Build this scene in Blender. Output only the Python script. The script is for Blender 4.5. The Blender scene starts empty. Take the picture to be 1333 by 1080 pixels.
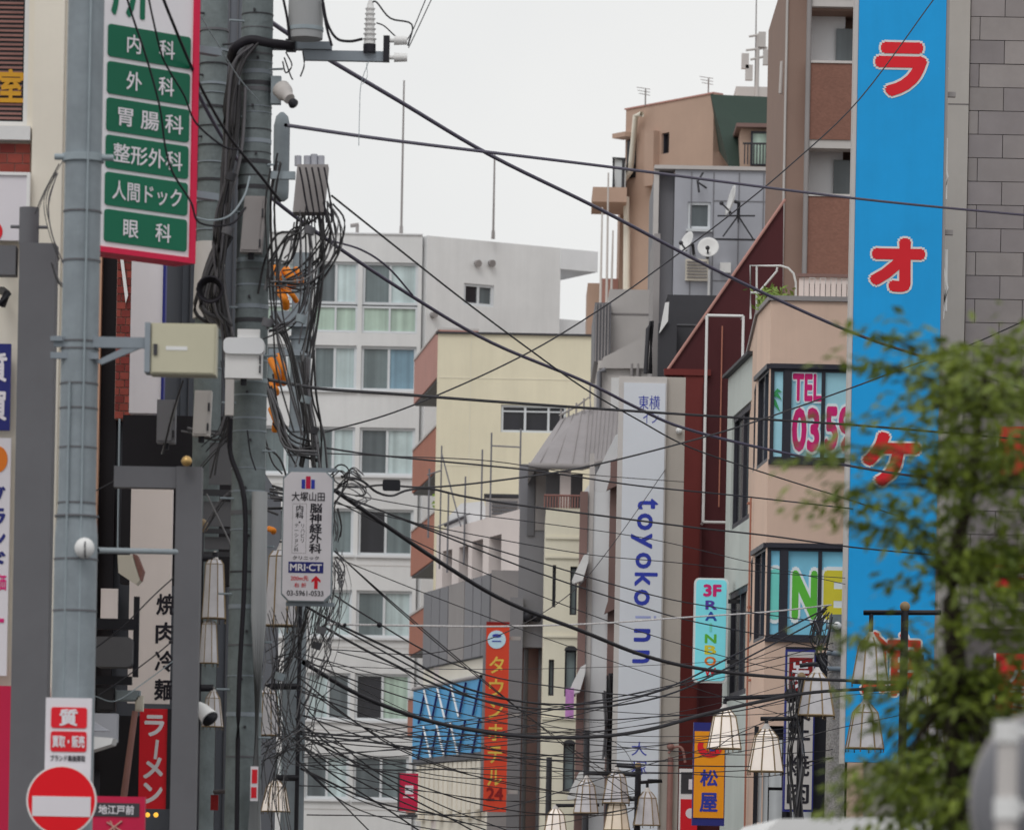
import bpy, math, random
from mathutils import Vector, Matrix
random.seed(7)
# ------------------------------------------------------------------ camera
SC = bpy.context.scene
COL = SC.collection
F, PPX, PPY, CZ = 6000.0, 666.5, 1145.0, 1.6
ROLL = math.radians(1.1)
CR, SR = math.cos(ROLL), math.sin(ROLL)
cam = bpy.data.cameras.new('camera')
cam.sensor_width = 36.0
cam.lens = 36.0 * F / 1333.0
cam.shift_y = (PPY - 540.0) / 1333.0
cam.clip_end = 3000.0
cam.clip_start = 0.5
cam.dof.use_dof = True
cam.dof.focus_distance = 66.0
cam.dof.aperture_fstop = 4.1
camo = bpy.data.objects.new('camera', cam)
COL.objects.link(camo)
camo.matrix_world = Matrix(((CR, -SR, 0, 0), (0, 0, -1, 0), (SR, CR, 0, CZ), (0, 0, 0, 1)))
SC.camera = camo
# ------------------------------------------------------------------ overcast sky and soft sun
SUN_EL, SUN_AZ = math.radians(52), math.radians(200)      # azimuth clockwise from +Y
wd = bpy.data.worlds.new('World'); SC.world = wd; wd.use_nodes = True
wn, wl = wd.node_tree.nodes, wd.node_tree.links
wn.clear()
sky = wn.new('ShaderNodeTexSky'); sky.sky_type = 'NISHITA'; sky.sun_disc = False
sky.sun_elevation = SUN_EL; sky.sun_rotation = SUN_AZ
tcw = wn.new('ShaderNodeTexCoord')
nz = wn.new('ShaderNodeTexNoise'); nz.inputs['Scale'].default_value = 7.0; nz.inputs['Detail'].default_value = 4; nz.inputs['Roughness'].default_value = 0.45
wl.new(tcw.outputs['Generated'], nz.inputs['Vector'])
rp = wn.new('ShaderNodeValToRGB')
rp.color_ramp.elements[0].position = 0.25; rp.color_ramp.elements[0].color = (7.7, 7.8, 7.85, 1)
rp.color_ramp.elements[1].position = 0.75; rp.color_ramp.elements[1].color = (9.3, 9.25, 9.05, 1)
wl.new(nz.outputs['Fac'], rp.inputs['Fac'])
mx = wn.new('ShaderNodeMixRGB'); mx.inputs['Fac'].default_value = 0.96
wl.new(sky.outputs['Color'], mx.inputs['Color1']); wl.new(rp.outputs['Color'], mx.inputs['Color2'])
bg = wn.new('ShaderNodeBackground'); bg.inputs['Strength'].default_value = 0.1
wl.new(mx.outputs['Color'], bg.inputs['Color'])
wo = wn.new('ShaderNodeOutputWorld'); wl.new(bg.outputs['Background'], wo.inputs['Surface'])
sl = bpy.data.lights.new('sun', 'SUN'); sl.energy = 0.9; sl.angle = math.radians(25); sl.color = (1.0, 0.98, 0.95)
so = bpy.data.objects.new('sun', sl); COL.objects.link(so)
sd = Vector((math.sin(SUN_AZ) * math.cos(SUN_EL), math.cos(SUN_AZ) * math.cos(SUN_EL), math.sin(SUN_EL)))
so.rotation_euler = sd.to_track_quat('Z', 'Y').to_euler()
vs = SC.view_settings
vs.view_transform = 'Standard'; vs.look = 'None'; vs.exposure = 0.0; vs.gamma = 1.0; vs.use_curve_mapping = False
SC.cycles.use_denoising = True
SC.cycles.max_bounces = 6
# ------------------------------------------------------------------ pixel <-> world
def ray(px, py):
    u, v = (px - PPX) / F, (PPY - py) / F
    return u * CR - v * SR, u * SR + v * CR
def P(px, py, Y):
    a, b = ray(px, py)
    return Vector((a * Y, Y, CZ + b * Y))
def M_(npx, Y):                 # pixels to metres at a distance
    return npx * Y / F
class Wall:
    """a vertical plane through two ground points; s runs along it, d out of it"""
    def __init__(s, A, B):
        s.A = Vector(A); s.B = Vector(B)
        s.t = (s.B - s.A).normalized()
        s.n = Vector((s.t.y, -s.t.x))
        if s.n.dot(-s.A) < 0: s.n = -s.n
        s.L = (s.B - s.A).length
    def hit(s, px, py):
        a, b = ray(px, py)
        k = s.n.dot(s.A) / s.n.dot(Vector((a, 1)))
        return s.t.dot(Vector((a * k, k)) - s.A), CZ + k * b
    def rect(s, x0, y0, x1, y1):
        xm, ym = (x0 + x1) / 2, (y0 + y1) / 2
        return s.hit(x0, ym)[0], s.hit(x1, ym)[0], s.hit(xm, y1)[1], s.hit(xm, y0)[1]
    def pt(s, a, z, d=0.0):
        q = s.A + s.t * a + s.n * d
        return Vector((q.x, q.y, z))
def WP(x0, Y0, x1, Y1, py=700):
    a, b = P(x0, py, Y0), P(x1, py, Y1)
    return Wall((a.x, a.y), (b.x, b.y))
def front(Y): return Wall((-50, Y), (50, Y))
# ------------------------------------------------------------------ materials
MATS = {}
def lin(c):
    c /= 255.0
    return c / 12.92 if c <= 0.04045 else ((c + 0.055) / 1.055) ** 2.4
ALB = 0.74
def mat(name, rgb, rough=0.75, var=0.10, scale=1.2, streak=0.0, metal=0.0, emit=0.0, bump=0.0, bscale=40, spec=0.25, k=None, brick=None, wave=None):
    if name in MATS: return MATS[name]
    k = ALB if k is None else k
    c = [lin(v) / k for v in rgb]
    if max(c) > 0.82: c = [v * 0.82 / max(c) for v in c]
    m = bpy.data.materials.new(name); m.use_nodes = True
    N, L = m.node_tree.nodes, m.node_tree.links
    b = N['Principled BSDF']
    b.inputs['Roughness'].default_value = rough
    b.inputs['Metallic'].default_value = metal
    b.inputs['Specular IOR Level'].default_value = spec
    tc0 = N.new('ShaderNodeTexCoord'); oi = N.new('ShaderNodeObjectInfo')
    vm = N.new('ShaderNodeVectorMath'); vm.operation = 'MULTIPLY_ADD'; vm.inputs[1].default_value = (37, 23, 11)
    L.new(oi.outputs['Random'], vm.inputs[0]); L.new(tc0.outputs['Object'], vm.inputs[2])
    class TC: outputs = {'Object': vm.outputs['Vector']}
    tc = TC
    n1 = N.new('ShaderNodeTexNoise'); n1.inputs['Scale'].default_value = scale; n1.inputs['Detail'].default_value = 8; n1.inputs['Roughness'].default_value = 0.62
    L.new(tc.outputs['Object'], n1.inputs['Vector'])
    r = N.new('ShaderNodeValToRGB')
    lo = [v * (1 - var * 1.6) for v in c]; hi = [min(0.9, v * (1 + var)) for v in c]
    r.color_ramp.elements[0].position = 0.3; r.color_ramp.elements[0].color = (*lo, 1)
    r.color_ramp.elements[1].position = 0.7; r.color_ramp.elements[1].color = (*hi, 1)
    L.new(n1.outputs['Fac'], r.inputs['Fac'])
    out = r.outputs['Color']
    if streak > 0:
        mp = N.new('ShaderNodeMapping'); mp.inputs['Scale'].default_value = (2.2, 2.2, 0.16)
        L.new(tc.outputs['Object'], mp.inputs['Vector'])
        n2 = N.new('ShaderNodeTexNoise'); n2.inputs['Scale'].default_value = 1.0; n2.inputs['Detail'].default_value = 6; n2.inputs['Roughness'].default_value = 0.7
        L.new(mp.outputs['Vector'], n2.inputs['Vector'])
        r2 = N.new('ShaderNodeValToRGB')
        r2.color_ramp.elements[0].position = 0.3; r2.color_ramp.elements[0].color = (1 - streak * 0.5,) * 3 + (1,)
        r2.color_ramp.elements[1].position = 0.62; r2.color_ramp.elements[1].color = (1, 1, 1, 1)
        L.new(n2.outputs['Fac'], r2.inputs['Fac'])
        mm = N.new('ShaderNodeMixRGB'); mm.blend_type = 'MULTIPLY'; mm.inputs['Fac'].default_value = 1
        L.new(out, mm.inputs['Color1']); L.new(r2.outputs['Color'], mm.inputs['Color2'])
        out = mm.outputs['Color']
    if brick:
        bt = N.new('ShaderNodeTexBrick')
        mp2 = N.new('ShaderNodeMapping'); mp2.inputs['Rotation'].default_value = (math.radians(90), 0, 0)
        L.new(tc.outputs['Object'], mp2.inputs['Vector']); L.new(mp2.outputs['Vector'], bt.inputs['Vector'])
        bt.inputs['Scale'].default_value = brick[0]; bt.inputs['Mortar Size'].default_value = brick[1]
        bt.inputs['Color1'].default_value = (1, 1, 1, 1); bt.inputs['Color2'].default_value = (0.82, 0.8, 0.8, 1); bt.inputs['Mortar'].default_value = (0.6, 0.6, 0.6, 1)
        mm = N.new('ShaderNodeMixRGB'); mm.blend_type = 'MULTIPLY'; mm.inputs['Fac'].default_value = 1
        L.new(out, mm.inputs['Color1']); L.new(bt.outputs['Color'], mm.inputs['Color2'])
        out = mm.outputs['Color']
    if wave:
        sx = N.new('ShaderNodeSeparateXYZ'); L.new(tc.outputs['Object'], sx.inputs[0])
        n4 = N.new('ShaderNodeTexNoise'); n4.noise_dimensions = '1D'; n4.inputs['Scale'].default_value = wave[0]; n4.inputs['Detail'].default_value = 3
        L.new(sx.outputs['X'], n4.inputs['W'])
        r4 = N.new('ShaderNodeValToRGB'); r4.color_ramp.elements[0].position = .35; r4.color_ramp.elements[1].position = .65
        r4.color_ramp.elements[0].color = (wave[1],) * 3 + (1,); r4.color_ramp.elements[1].color = (1, 1, 1, 1)
        L.new(n4.outputs['Fac'], r4.inputs['Fac'])
        m4 = N.new('ShaderNodeMixRGB'); m4.blend_type = 'MULTIPLY'; m4.inputs['Fac'].default_value = 1
        L.new(out, m4.inputs['Color1']); L.new(r4.outputs['Color'], m4.inputs['Color2']); out = m4.outputs['Color']
    pr = N.new('ShaderNodeMapRange'); pr.inputs['To Min'].default_value = 0.93; pr.inputs['To Max'].default_value = 1.05
    L.new(oi.outputs['Random'], pr.inputs['Value'])
    hs = N.new('ShaderNodeHueSaturation'); L.new(pr.outputs['Result'], hs.inputs['Value']); L.new(out, hs.inputs['Color']); out = hs.outputs['Color']
    L.new(out, b.inputs['Base Color'])
    if emit > 0:
        L.new(out, b.inputs['Emission Color']); b.inputs['Emission Strength'].default_value = emit
    if bump > 0:
        n3 = N.new('ShaderNodeTexNoise'); n3.inputs['Scale'].default_value = bscale; n3.inputs['Detail'].default_value = 4
        L.new(tc.outputs['Object'], n3.inputs['Vector'])
        bp = N.new('ShaderNodeBump'); bp.inputs['Strength'].default_value = bump; bp.inputs['Distance'].default_value = 0.02
        L.new(n3.outputs['Fac'], bp.inputs['Height']); L.new(bp.outputs['Normal'], b.inputs['Normal'])
    rr = N.new('ShaderNodeMapRange'); rr.inputs['To Min'].default_value = max(0.05, rough - 0.12); rr.inputs['To Max'].default_value = min(1, rough + 0.12)
    L.new(n1.outputs['Fac'], rr.inputs['Value']); L.new(rr.outputs['Result'], b.inputs['Roughness'])
    MATS[name] = m
    return m
def glass(name, rgb, rough=0.12, var=0.12):
    return mat(name, rgb, rough, var, scale=0.7, spec=0.4, streak=0.2, wave=(2.6, 0.72) if 'black' not in name else (0.9, 0.6))  # bands darken the pane colour to paint the shading of curtain folds
# ------------------------------------------------------------------ mesh builder
class MB:
    def __init__(s): s.v, s.f, s.sm = [], [], []
    def add(s, vs, fs, smooth=False):
        n = len(s.v); s.v += [Vector(v) for v in vs]
        for f in fs: s.f.append([n + i for i in f]); s.sm.append(smooth)
        return s
    def box(s, a, b):
        (x0, y0, z0), (x1, y1, z1) = a, b
        return s.add([(x0, y0, z0), (x1, y0, z0), (x1, y1, z0), (x0, y1, z0), (x0, y0, z1), (x1, y0, z1), (x1, y1, z1), (x0, y1, z1)],
              [(0, 3, 2, 1), (4, 5, 6, 7), (0, 1, 5, 4), (1, 2, 6, 5), (2, 3, 7, 6), (3, 0, 4, 7)])
    def wbox(s, W, r, d0, d1):
        s0, s1, z0, z1 = r
        vs = [W.pt(a, z, d) for d in (d0, d1) for (a, z) in ((s0, z0), (s1, z0), (s1, z1), (s0, z1))]
        return s.add(vs, [(3, 2, 1, 0), (4, 5, 6, 7), (0, 1, 5, 4), (1, 2, 6, 5), (2, 3, 7, 6), (3, 0, 4, 7)])
    def poly(s, W, pts, d0, d1):           # extruded polygon given as (s,z)
        n = len(pts)
        vs = [W.pt(a, z, d) for d in (d0, d1) for (a, z) in pts]
        fs = [tuple(range(n - 1, -1, -1)), tuple(range(n, 2 * n))] + [(i, (i + 1) % n, n + (i + 1) % n, n + i) for i in range(n)]
        return s.add(vs, fs)
    def prism(s, foot, z0, z1):            # vertical prism over a footprint
        n = len(foot)
        vs = [(x, y, z) for z in (z0, z1) for (x, y) in foot]
        fs = [tuple(range(n - 1, -1, -1)), tuple(range(n, 2 * n))] + [(i, (i + 1) % n, n + (i + 1) % n, n + i) for i in range(n)]
        return s.add(vs, fs)
    def cyl(s, p0, p1, r0, r1=None, n=12, smooth=True):
        r1 = r0 if r1 is None else r1
        p0, p1 = Vector(p0), Vector(p1)
        q = (p1 - p0).to_track_quat('Z', 'Y')
        vs = []
        for p, r in ((p0, r0), (p1, r1)):
            for i in range(n):
                a = 2 * math.pi * i / n
                vs.append(p + q @ Vector((r * math.cos(a), r * math.sin(a), 0)))
        s.add(vs, [(i, (i + 1) % n, n + (i + 1) % n, n + i) for i in range(n)], smooth)
        return s.add(vs, [tuple(range(n - 1, -1, -1)), tuple(range(n, 2 * n))])
    def tube(s, pts, r, n=6, r1=None):
        pts = [Vector(p) for p in pts]; m = len(pts)
        vs = []
        for i, p in enumerate(pts):
            d = (pts[min(i + 1, m - 1)] - pts[max(i - 1, 0)])
            if d.length < 1e-6: d = Vector((0, 0, 1))
            q = d.to_track_quat('Z', 'Y')
            rr = r if r1 is None else r + (r1 - r) * i / (m - 1)
            for k in range(n):
                a = 2 * math.pi * k / n
                vs.append(p + q @ Vector((rr * math.cos(a), rr * math.sin(a), 0)))
        fs = [(i * n + k, i * n + (k + 1) % n, (i + 1) * n + (k + 1) % n, (i + 1) * n + k) for i in range(m - 1) for k in range(n)]
        s.add(vs, fs, True)
        return s
    def lathe(s, c, prof, n=14, axis=None, smooth=True):   # prof: (r, h) along axis
        c = Vector(c); q = (Vector(axis) if axis else Vector((0, 0, 1))).to_track_quat('Z', 'Y')
        vs = [c + q @ Vector((r * math.cos(2 * math.pi * k / n), r * math.sin(2 * math.pi * k / n), h)) for (r, h) in prof for k in range(n)]
        fs = [(i * n + k, i * n + (k + 1) % n, (i + 1) * n + (k + 1) % n, (i + 1) * n + k) for i in range(len(prof) - 1) for k in range(n)]
        s.add(vs, fs, smooth)
        return s.add(vs, [tuple(range(n - 1, -1, -1)), tuple(range((len(prof) - 1) * n, len(prof) * n))])
    def ball(s, c, r, n=12, squash=1.0):
        pr = [(max(0.001, r * math.sin(math.pi * i / 8)), -r * squash * math.cos(math.pi * i / 8)) for i in range(9)]
        return s.lathe(c, pr, n)
    def sheet(s, W, r, holes, dep, back=None):
        """wall sheet with real openings, reveals inwards by dep"""
        s0, s1, z0, z1 = r
        S = sorted({s0, s1, *[min(max(h[i], s0), s1) for h in holes for i in (0, 1)]})
        Z = sorted({z0, z1, *[min(max(h[i], z0), z1) for h in holes for i in (2, 3)]})
        inside = lambda a, z: any(h[0] < a < h[1] and h[2] < z < h[3] for h in holes)
        for i in range(len(S) - 1):
            for j in range(len(Z) - 1):
                if not inside((S[i] + S[i + 1]) / 2, (Z[j] + Z[j + 1]) / 2):
                    s.add([W.pt(S[i], Z[j]), W.pt(S[i + 1], Z[j]), W.pt(S[i + 1], Z[j + 1]), W.pt(S[i], Z[j + 1])], [(0, 1, 2, 3)])
        def ring(r, d):
            a, b, c, e = r
            o = [(a, c), (b, c), (b, e), (a, e)]
            for i in range(4):
                (p, q), (u, v) = o[i], o[(i + 1) % 4]
                s.add([W.pt(p, q), W.pt(u, v), W.pt(u, v, -d), W.pt(p, q, -d)], [(0, 1, 2, 3)])
        for h in holes: ring(h, dep)
        ring(r, back or dep)
        return s
ORG = {}
def center(mb):
    xs = [v.x for v in mb.v]; ys = [v.y for v in mb.v]
    return Vector(((min(xs) + max(xs)) / 2, (min(ys) + max(ys)) / 2, min(v.z for v in mb.v)))
def mk(name, mb, m, parent=None, kind=None, label=None):
    if isinstance(m, tuple): m = mat(*m)
    elif isinstance(m, str): m = MATS[m]
    c = center(mb)
    po = ORG[parent.name] if parent else Vector((0, 0, 0))
    me = bpy.data.meshes.new(name)
    me.from_pydata([v - c for v in mb.v], [], mb.f)
    me.polygons.foreach_set('use_smooth', mb.sm)
    me.materials.append(m)
    me.update()
    o = bpy.data.objects.new(name, me); COL.objects.link(o)
    o.location = c - po
    if parent: o.parent = parent
    ORG[o.name] = c
    if kind: o['kind'] = kind
    if label: o['label'] = label
    return o
def tag(o, label, cat, group=None):
    o['label'] = label; o['category'] = cat
    if group: o['group'] = group
    return o
def thing(name, label, cat, loc, group=None):
    o = bpy.data.objects.new(name, None); COL.objects.link(o)
    o.empty_display_size = 0.2
    o.location = loc; ORG[o.name] = Vector(loc)
    return tag(o, label, cat, group)
def one(name, mb, m, label, cat, group=None):
    return tag(mk(name, mb, m), label, cat, group)
# ------------------------------------------------------------------ lettering
FONTC = {}
def glyphs(txt, bold=0.0):
    key = (txt, round(bold, 4))
    if key in FONTC: return FONTC[key]
    cu = bpy.data.curves.new('t', 'FONT'); cu.body = txt; cu.size = 1.0; cu.resolution_u = 3
    cu.offset = bold; cu.fill_mode = 'FRONT'
    o = bpy.data.objects.new('t', cu); COL.objects.link(o)
    dg = bpy.context.evaluated_depsgraph_get()
    me = bpy.data.meshes.new_from_object(o.evaluated_get(dg))
    vs = [(v.co.x, v.co.y) for v in me.vertices]; fs = [tuple(p.vertices) for p in me.polygons]
    bpy.data.objects.remove(o); bpy.data.curves.remove(cu); bpy.data.meshes.remove(me)
    FONTC[key] = (vs, fs)
    return vs, fs
def text(parent, W, txt, r, m, d, bold=0.0, name='lettering', outline=None, down=False, stack=False, em=False, mb=None):
    """lettering fitted into rectangle r=(s0,s1,z0,z1) of a wall at distance d; down: turned to read downwards; stack: one under another"""
    s0, s1, z0, z1 = r
    res = []
    bold = max(0.0, bold)
    passes = [(bold, m, d)] + ([(outline[0] + bold, outline[1], d - 0.009)] if outline else [])
    for pi, (bo, mm, dd) in enumerate(passes):
        q = mb if (mb is not None and pi == 0) else MB()
        cells = []
        if stack:
            n = len(txt); h = (z1 - z0) / n
            cells = [(ch, (s0, s1, z1 - (i + 1) * h, z1 - i * h)) for i, ch in enumerate(txt)]
        else: cells = [(txt, r)]
        for ch, (a0, a1, b0, b1) in cells:
            if ch == ' ': continue
            vs0, fs = glyphs(ch)
            if not vs0: continue
            if stack or em: x0, x1, y0, y1 = 0.0, 0.96, -0.12, 0.86
            else:
                x0 = min(v[0] for v in vs0); x1 = max(v[0] for v in vs0); y0 = min(v[1] for v in vs0); y1 = max(v[1] for v in vs0)
                x0 -= bold; x1 += bold; y0 -= bold; y1 += bold
            nd = 0 if bo < 1e-4 else (8 if pi == 0 else 12)
            shifts = [(0, 0)] + [(bo * math.cos(2 * math.pi * k / nd), bo * math.sin(2 * math.pi * k / nd)) for k in range(nd)]
            if pi == 1: shifts += [(sx * .55, sy * .55) for sx, sy in shifts[1:]]
            for si, (sx, sy) in enumerate(shifts):
                out = []
                for (x, y) in vs0:
                    u, v = (x + sx - x0) / (x1 - x0), (y + sy - y0) / (y1 - y0)
                    if down: u, v = v, 1 - u
                    out.append(W.pt(a0 + u * (a1 - a0), b0 + v * (b1 - b0), dd + .0003 * si))
                q.add(out, fs)
        if q.v and not (mb is not None and pi == 0): res.append(mk(name if pi == 0 else 'lettering_outline', q, mm, parent))
    return res
def rrect(r, rad, n=5):       # rounded rectangle outline
    s0, s1, z0, z1 = r; o = []
    for cx, cz, a0 in ((s1 - rad, z1 - rad, 0), (s0 + rad, z1 - rad, 90), (s0 + rad, z0 + rad, 180), (s1 - rad, z0 + rad, 270)):
        for i in range(n + 1):
            a = math.radians(a0 + 90 * i / n); o.append((cx + rad * math.cos(a), cz + rad * math.sin(a)))
    return o
def inset(r, e): return (r[0] + e, r[1] - e, r[2] + e, r[3] - e)
def sub(r, u0, v0, u1, v1):    # fractions, v from the top
    s0, s1, z0, z1 = r
    return (s0 + u0 * (s1 - s0), s0 + u1 * (s1 - s0), z1 - v1 * (z1 - z0), z1 - v0 * (z1 - z0))
def window(parent, W, r, panes, fm, dep, fw=0.06, split=None, name='window', rail=None):
    """frame with mullions as the part, each pane a sub-part. panes: list of material names"""
    s0, s1, z0, z1 = r; q = MB()
    q.wbox(W, (s0, s1, z0, z0 + fw), -dep - 0.02, -dep + 0.06); q.wbox(W, (s0, s1, z1 - fw, z1), -dep - 0.02, -dep + 0.06)
    n = len(panes); xs = split or [i / n for i in range(n + 1)]
    for i in range(n + 1):
        c = s0 + xs[i] * (s1 - s0)
        a, b = (c, c + fw) if i == 0 else ((c - fw, c) if i == n else (c - fw / 2, c + fw / 2))
        q.wbox(W, (a, b, z0 + fw + 0.001, z1 - fw - 0.001), -dep - 0.018, -dep + 0.055)
    if rail: q.wbox(W, (s0 + fw, s1 - fw, z0 + rail, z0 + rail + fw * 0.6), -dep - 0.01, -dep + 0.05)
    f = mk(name, q, fm, parent)
    for i, pm in enumerate(panes):
        a, b = s0 + xs[i] * (s1 - s0) + fw / 2, s0 + xs[i + 1] * (s1 - s0) - fw / 2
        mk('pane', MB().wbox(W, (a, b, z0 + fw, z1 - fw), -dep - 0.03 - 0.012 * (i % 2), -dep - 0.004 - 0.012 * (i % 2)), pm, f)
    return f
def smooth_pts(pts, k=6):
    if len(pts) == 2: return [pts[0].lerp(pts[1], i / k) for i in range(k + 1)]
    o = []; E = [pts[0] * 2 - pts[1]] + pts + [pts[-1] * 2 - pts[-2]]
    for i in range(1, len(E) - 2):
        a, b, c, d = E[i - 1], E[i], E[i + 1], E[i + 2]
        for j in range(k):
            t = j / k
            o.append(0.5 * ((2 * b) + (c - a) * t + (2 * a - 5 * b + 4 * c - d) * t * t + (3 * b - a - 3 * c + d) * t ** 3))
    o.append(pts[-1]); return o
def wire_pts(pts, Y0, Y1, k=6):
    """pixel points, distance running linearly from Y0 to Y1 along them"""
    L = [0]
    for a, b in zip(pts, pts[1:]): L.append(L[-1] + math.hypot(b[0] - a[0], b[1] - a[1]))
    return smooth_pts([P(p[0], p[1], Y0 + (Y1 - Y0) * l / L[-1]) for p, l in zip(pts, L)], k)
def cable(pts, Y0, Y1, w, m, label, name='overhead_cable', group=None, cat='cable'):
    q = MB().tube(wire_pts(pts, Y0, Y1), M_(w * .86 / 2, (Y0 + Y1) / 2), 6)
    return one(name, q, m, label, cat, group)
# ================================================================== materials used all over
for a in [
    ('white_render', (204, 205, 206), 0.85, 0.045, 0.5, 0.14), ('white_plain', (212, 214, 217), 0.8, 0.03, 0.8, 0.05),
    ('cream_wall', (214, 208, 196), 0.8, 0.04, 0.9, 0.08), ('yellow_wall', (214, 207, 184), 0.85, 0.045, 0.5, 0.14),
    ('peach_wall', (210, 183, 166), 0.85, 0.045, 0.6, 0.12), ('pink_white', (212, 202, 199), 0.85, 0.03, 0.7, 0.06),
    ('pinkbrown', (164, 140, 126), 0.85, 0.05, 0.7, 0.06), ('terracotta', (156, 104, 88), 0.8, 0.05, 1.0, 0.08),
    ('pink_panel', (170, 128, 120), 0.8, 0.05, 1.0, 0.08), ('maroon', (70, 30, 34), 0.6, 0.10, 0.6, 0.20),
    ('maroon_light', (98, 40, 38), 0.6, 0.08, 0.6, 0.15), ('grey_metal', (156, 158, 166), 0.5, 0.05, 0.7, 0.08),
    ('grey_side', (112, 112, 117), 0.6, 0.05, 0.7, 0.08), ('grey_mid', (138, 134, 134), 0.7, 0.06, 0.7, 0.10),
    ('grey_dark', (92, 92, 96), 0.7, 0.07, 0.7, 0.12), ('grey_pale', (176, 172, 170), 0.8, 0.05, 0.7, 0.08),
    ('slate_roof', (132, 128, 130), 0.6, 0.06, 0.9, 0.10), ('charcoal', (58, 58, 62), 0.6, 0.10, 0.8, 0.10),
    ('stone', (134, 127, 126), 0.85, 0.06, 2.0, 0.08), ('stone_joint', (104, 99, 98), 0.9, 0.05, 2.0, 0.0),
    ('pilaster_beige', (158, 152, 146), 0.75, 0.05, 0.9, 0.10), ('brown_wall', (134, 112, 102), 0.8, 0.05, 0.7, 0.06),
    ('beige', (206, 200, 188), 0.8, 0.04, 0.8, 0.08), ('cream_low', (202, 197, 180), 0.8, 0.04, 0.8, 0.08),
    ('brown_strip', (118, 96, 92), 0.8, 0.06, 0.9, 0.1), ('green_roof', (44, 58, 52), 0.7, 0.08, 0.8, 0.1),
    ('teal_grey', (176, 182, 178), 0.8, 0.05, 0.8, 0.1), ('dark_wall', (66, 68, 74), 0.8, 0.10, 0.8, 0.15),
    ('bluegrey_wall', (98, 101, 108), 0.7, 0.08, 0.6, 0.15), ('orange_wall', (176, 140, 118), 0.8, 0.05, 0.8, 0.1),
    ('frame_alu', (188, 192, 196), 0.4, 0.03, 2.0, 0.0), ('frame_dark', (50, 50, 58), 0.45, 0.06, 2.0, 0.0),
    ('black_metal', (34, 34, 40), 0.5, 0.10, 3.0, 0.0), ('black_rubber', (30, 28, 34), 0.6, 0.12, 4.0, 0.0),
    ('cable_violet', (58, 52, 74), 0.45, 0.10, 4.0, 0.0), ('steel', (124, 132, 140), 0.5, 0.08, 2.0, 0.12),
    ('galvan', (132, 142, 148), 0.45, 0.08, 3.0, 0.15), ('white_metal', (212, 212, 212), 0.45, 0.04, 2.0, 0.05),
    ('grey_post', (92, 92, 96), 0.55, 0.05, 2.0, 0.06), ('dark_interior', (28, 26, 30), 0.7, 0.15, 1.0, 0.0),
    ('rib_gold', (128, 110, 84), 0.5, 0.10, 6.0, 0.0), ('crimson', (176, 30, 66), 0.5, 0.04, 1.0, 0.0),
    ('sign_white', (210, 206, 212), 0.45, 0.02, 1.2, 0.03), ('navy', (40, 44, 110), 0.5, 0.04, 1.0, 0.0),
    ('sign_red', (196, 30, 42), 0.5, 0.04, 1.0, 0.0), ('ink_black', (34, 32, 40), 0.5, 0.05, 2.0, 0.0),
    ('leaf_plant', (110, 132, 60), 0.6, 0.25, 6.0, 0.0)]:
    mat(*a)
for n, c in (('pane_dark', (94, 102, 106)), ('pane_slate', (110, 122, 125)), ('pane_curtain', (184, 200, 202)), ('pane_green', (166, 186, 174)),
             ('pane_black', (38, 38, 44)), ('pane_white', (204, 208, 212)), ('pane_blue', (120, 150, 168))):
    glass(n, c)
mat('concrete_pole', (106, 114, 116), 0.85, 0.16, 5.0, 0.35, bump=0.35, bscale=25)
mat('asphalt', (70, 70, 72), 0.9, 0.12, 3.0, 0.0, k=1.0, bump=0.3, bscale=60)
mat('paving', (120, 116, 112), 0.85, 0.10, 2.0, 0.0, k=1.0, brick=(3.0, 0.02))
mat('kerbstone', (140, 138, 134), 0.85, 0.08, 3.0, 0.0, k=1.0)
mat('tile_brown', (128, 92, 80), 0.7, 0.06, 1.0, 0.05, brick=(9.0, 0.015))
mat('brick_red', (112, 50, 46), 0.85, 0.16, 5.0, 0.08)
mat('brick_red_b', (128, 62, 54), 0.85, 0.16, 5.0, 0.08)
mat('mortar', (150, 120, 112), 0.9, 0.06, 5.0, 0.0)
# ================================================================== ground
def quad(x0, y0, x1, y1, z):
    return MB().add([(x0, y0, z), (x1, y0, z), (x1, y1, z), (x0, y1, z)], [(0, 1, 2, 3)])
mk('ground', quad(-1200, -600, 1200, 2400, -0.004), 'paving', kind='structure')
mk('road', quad(-3.2, -60, 3.4, 128, 0.0), 'asphalt', kind='structure')
mk('crossing_road', quad(-60, 18, 60, 34, 0.0045), 'asphalt', kind='structure')
for x0, x1, nm in ((-4.6, -3.2, 'pavement'), (3.4, 4.4, 'pavement')):
    mk(nm, MB().box((x0, 35, -0.05), (x1, 120, 0.12)), 'paving', kind='structure')
# ================================================================== helpers for buildings
def building(name, label, W, s0, s1, top, depth, m, holes=(), dep=0.18, wname='wall', z0=0.0, cat='building'):
    c = W.pt((s0 + s1) / 2, z0, -depth / 2)
    t = thing(name, label, cat, c)
    holes = [h for h in holes]
    mk(wname, MB().sheet(W, (s0, s1, z0, top), holes, dep, dep + 0.08), m, t)
    mk('body', MB().wbox(W, (s0 + 0.004, s1 - 0.004, z0, top - 0.004), -depth, -dep - 0.06), m, t)
    return t
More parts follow.
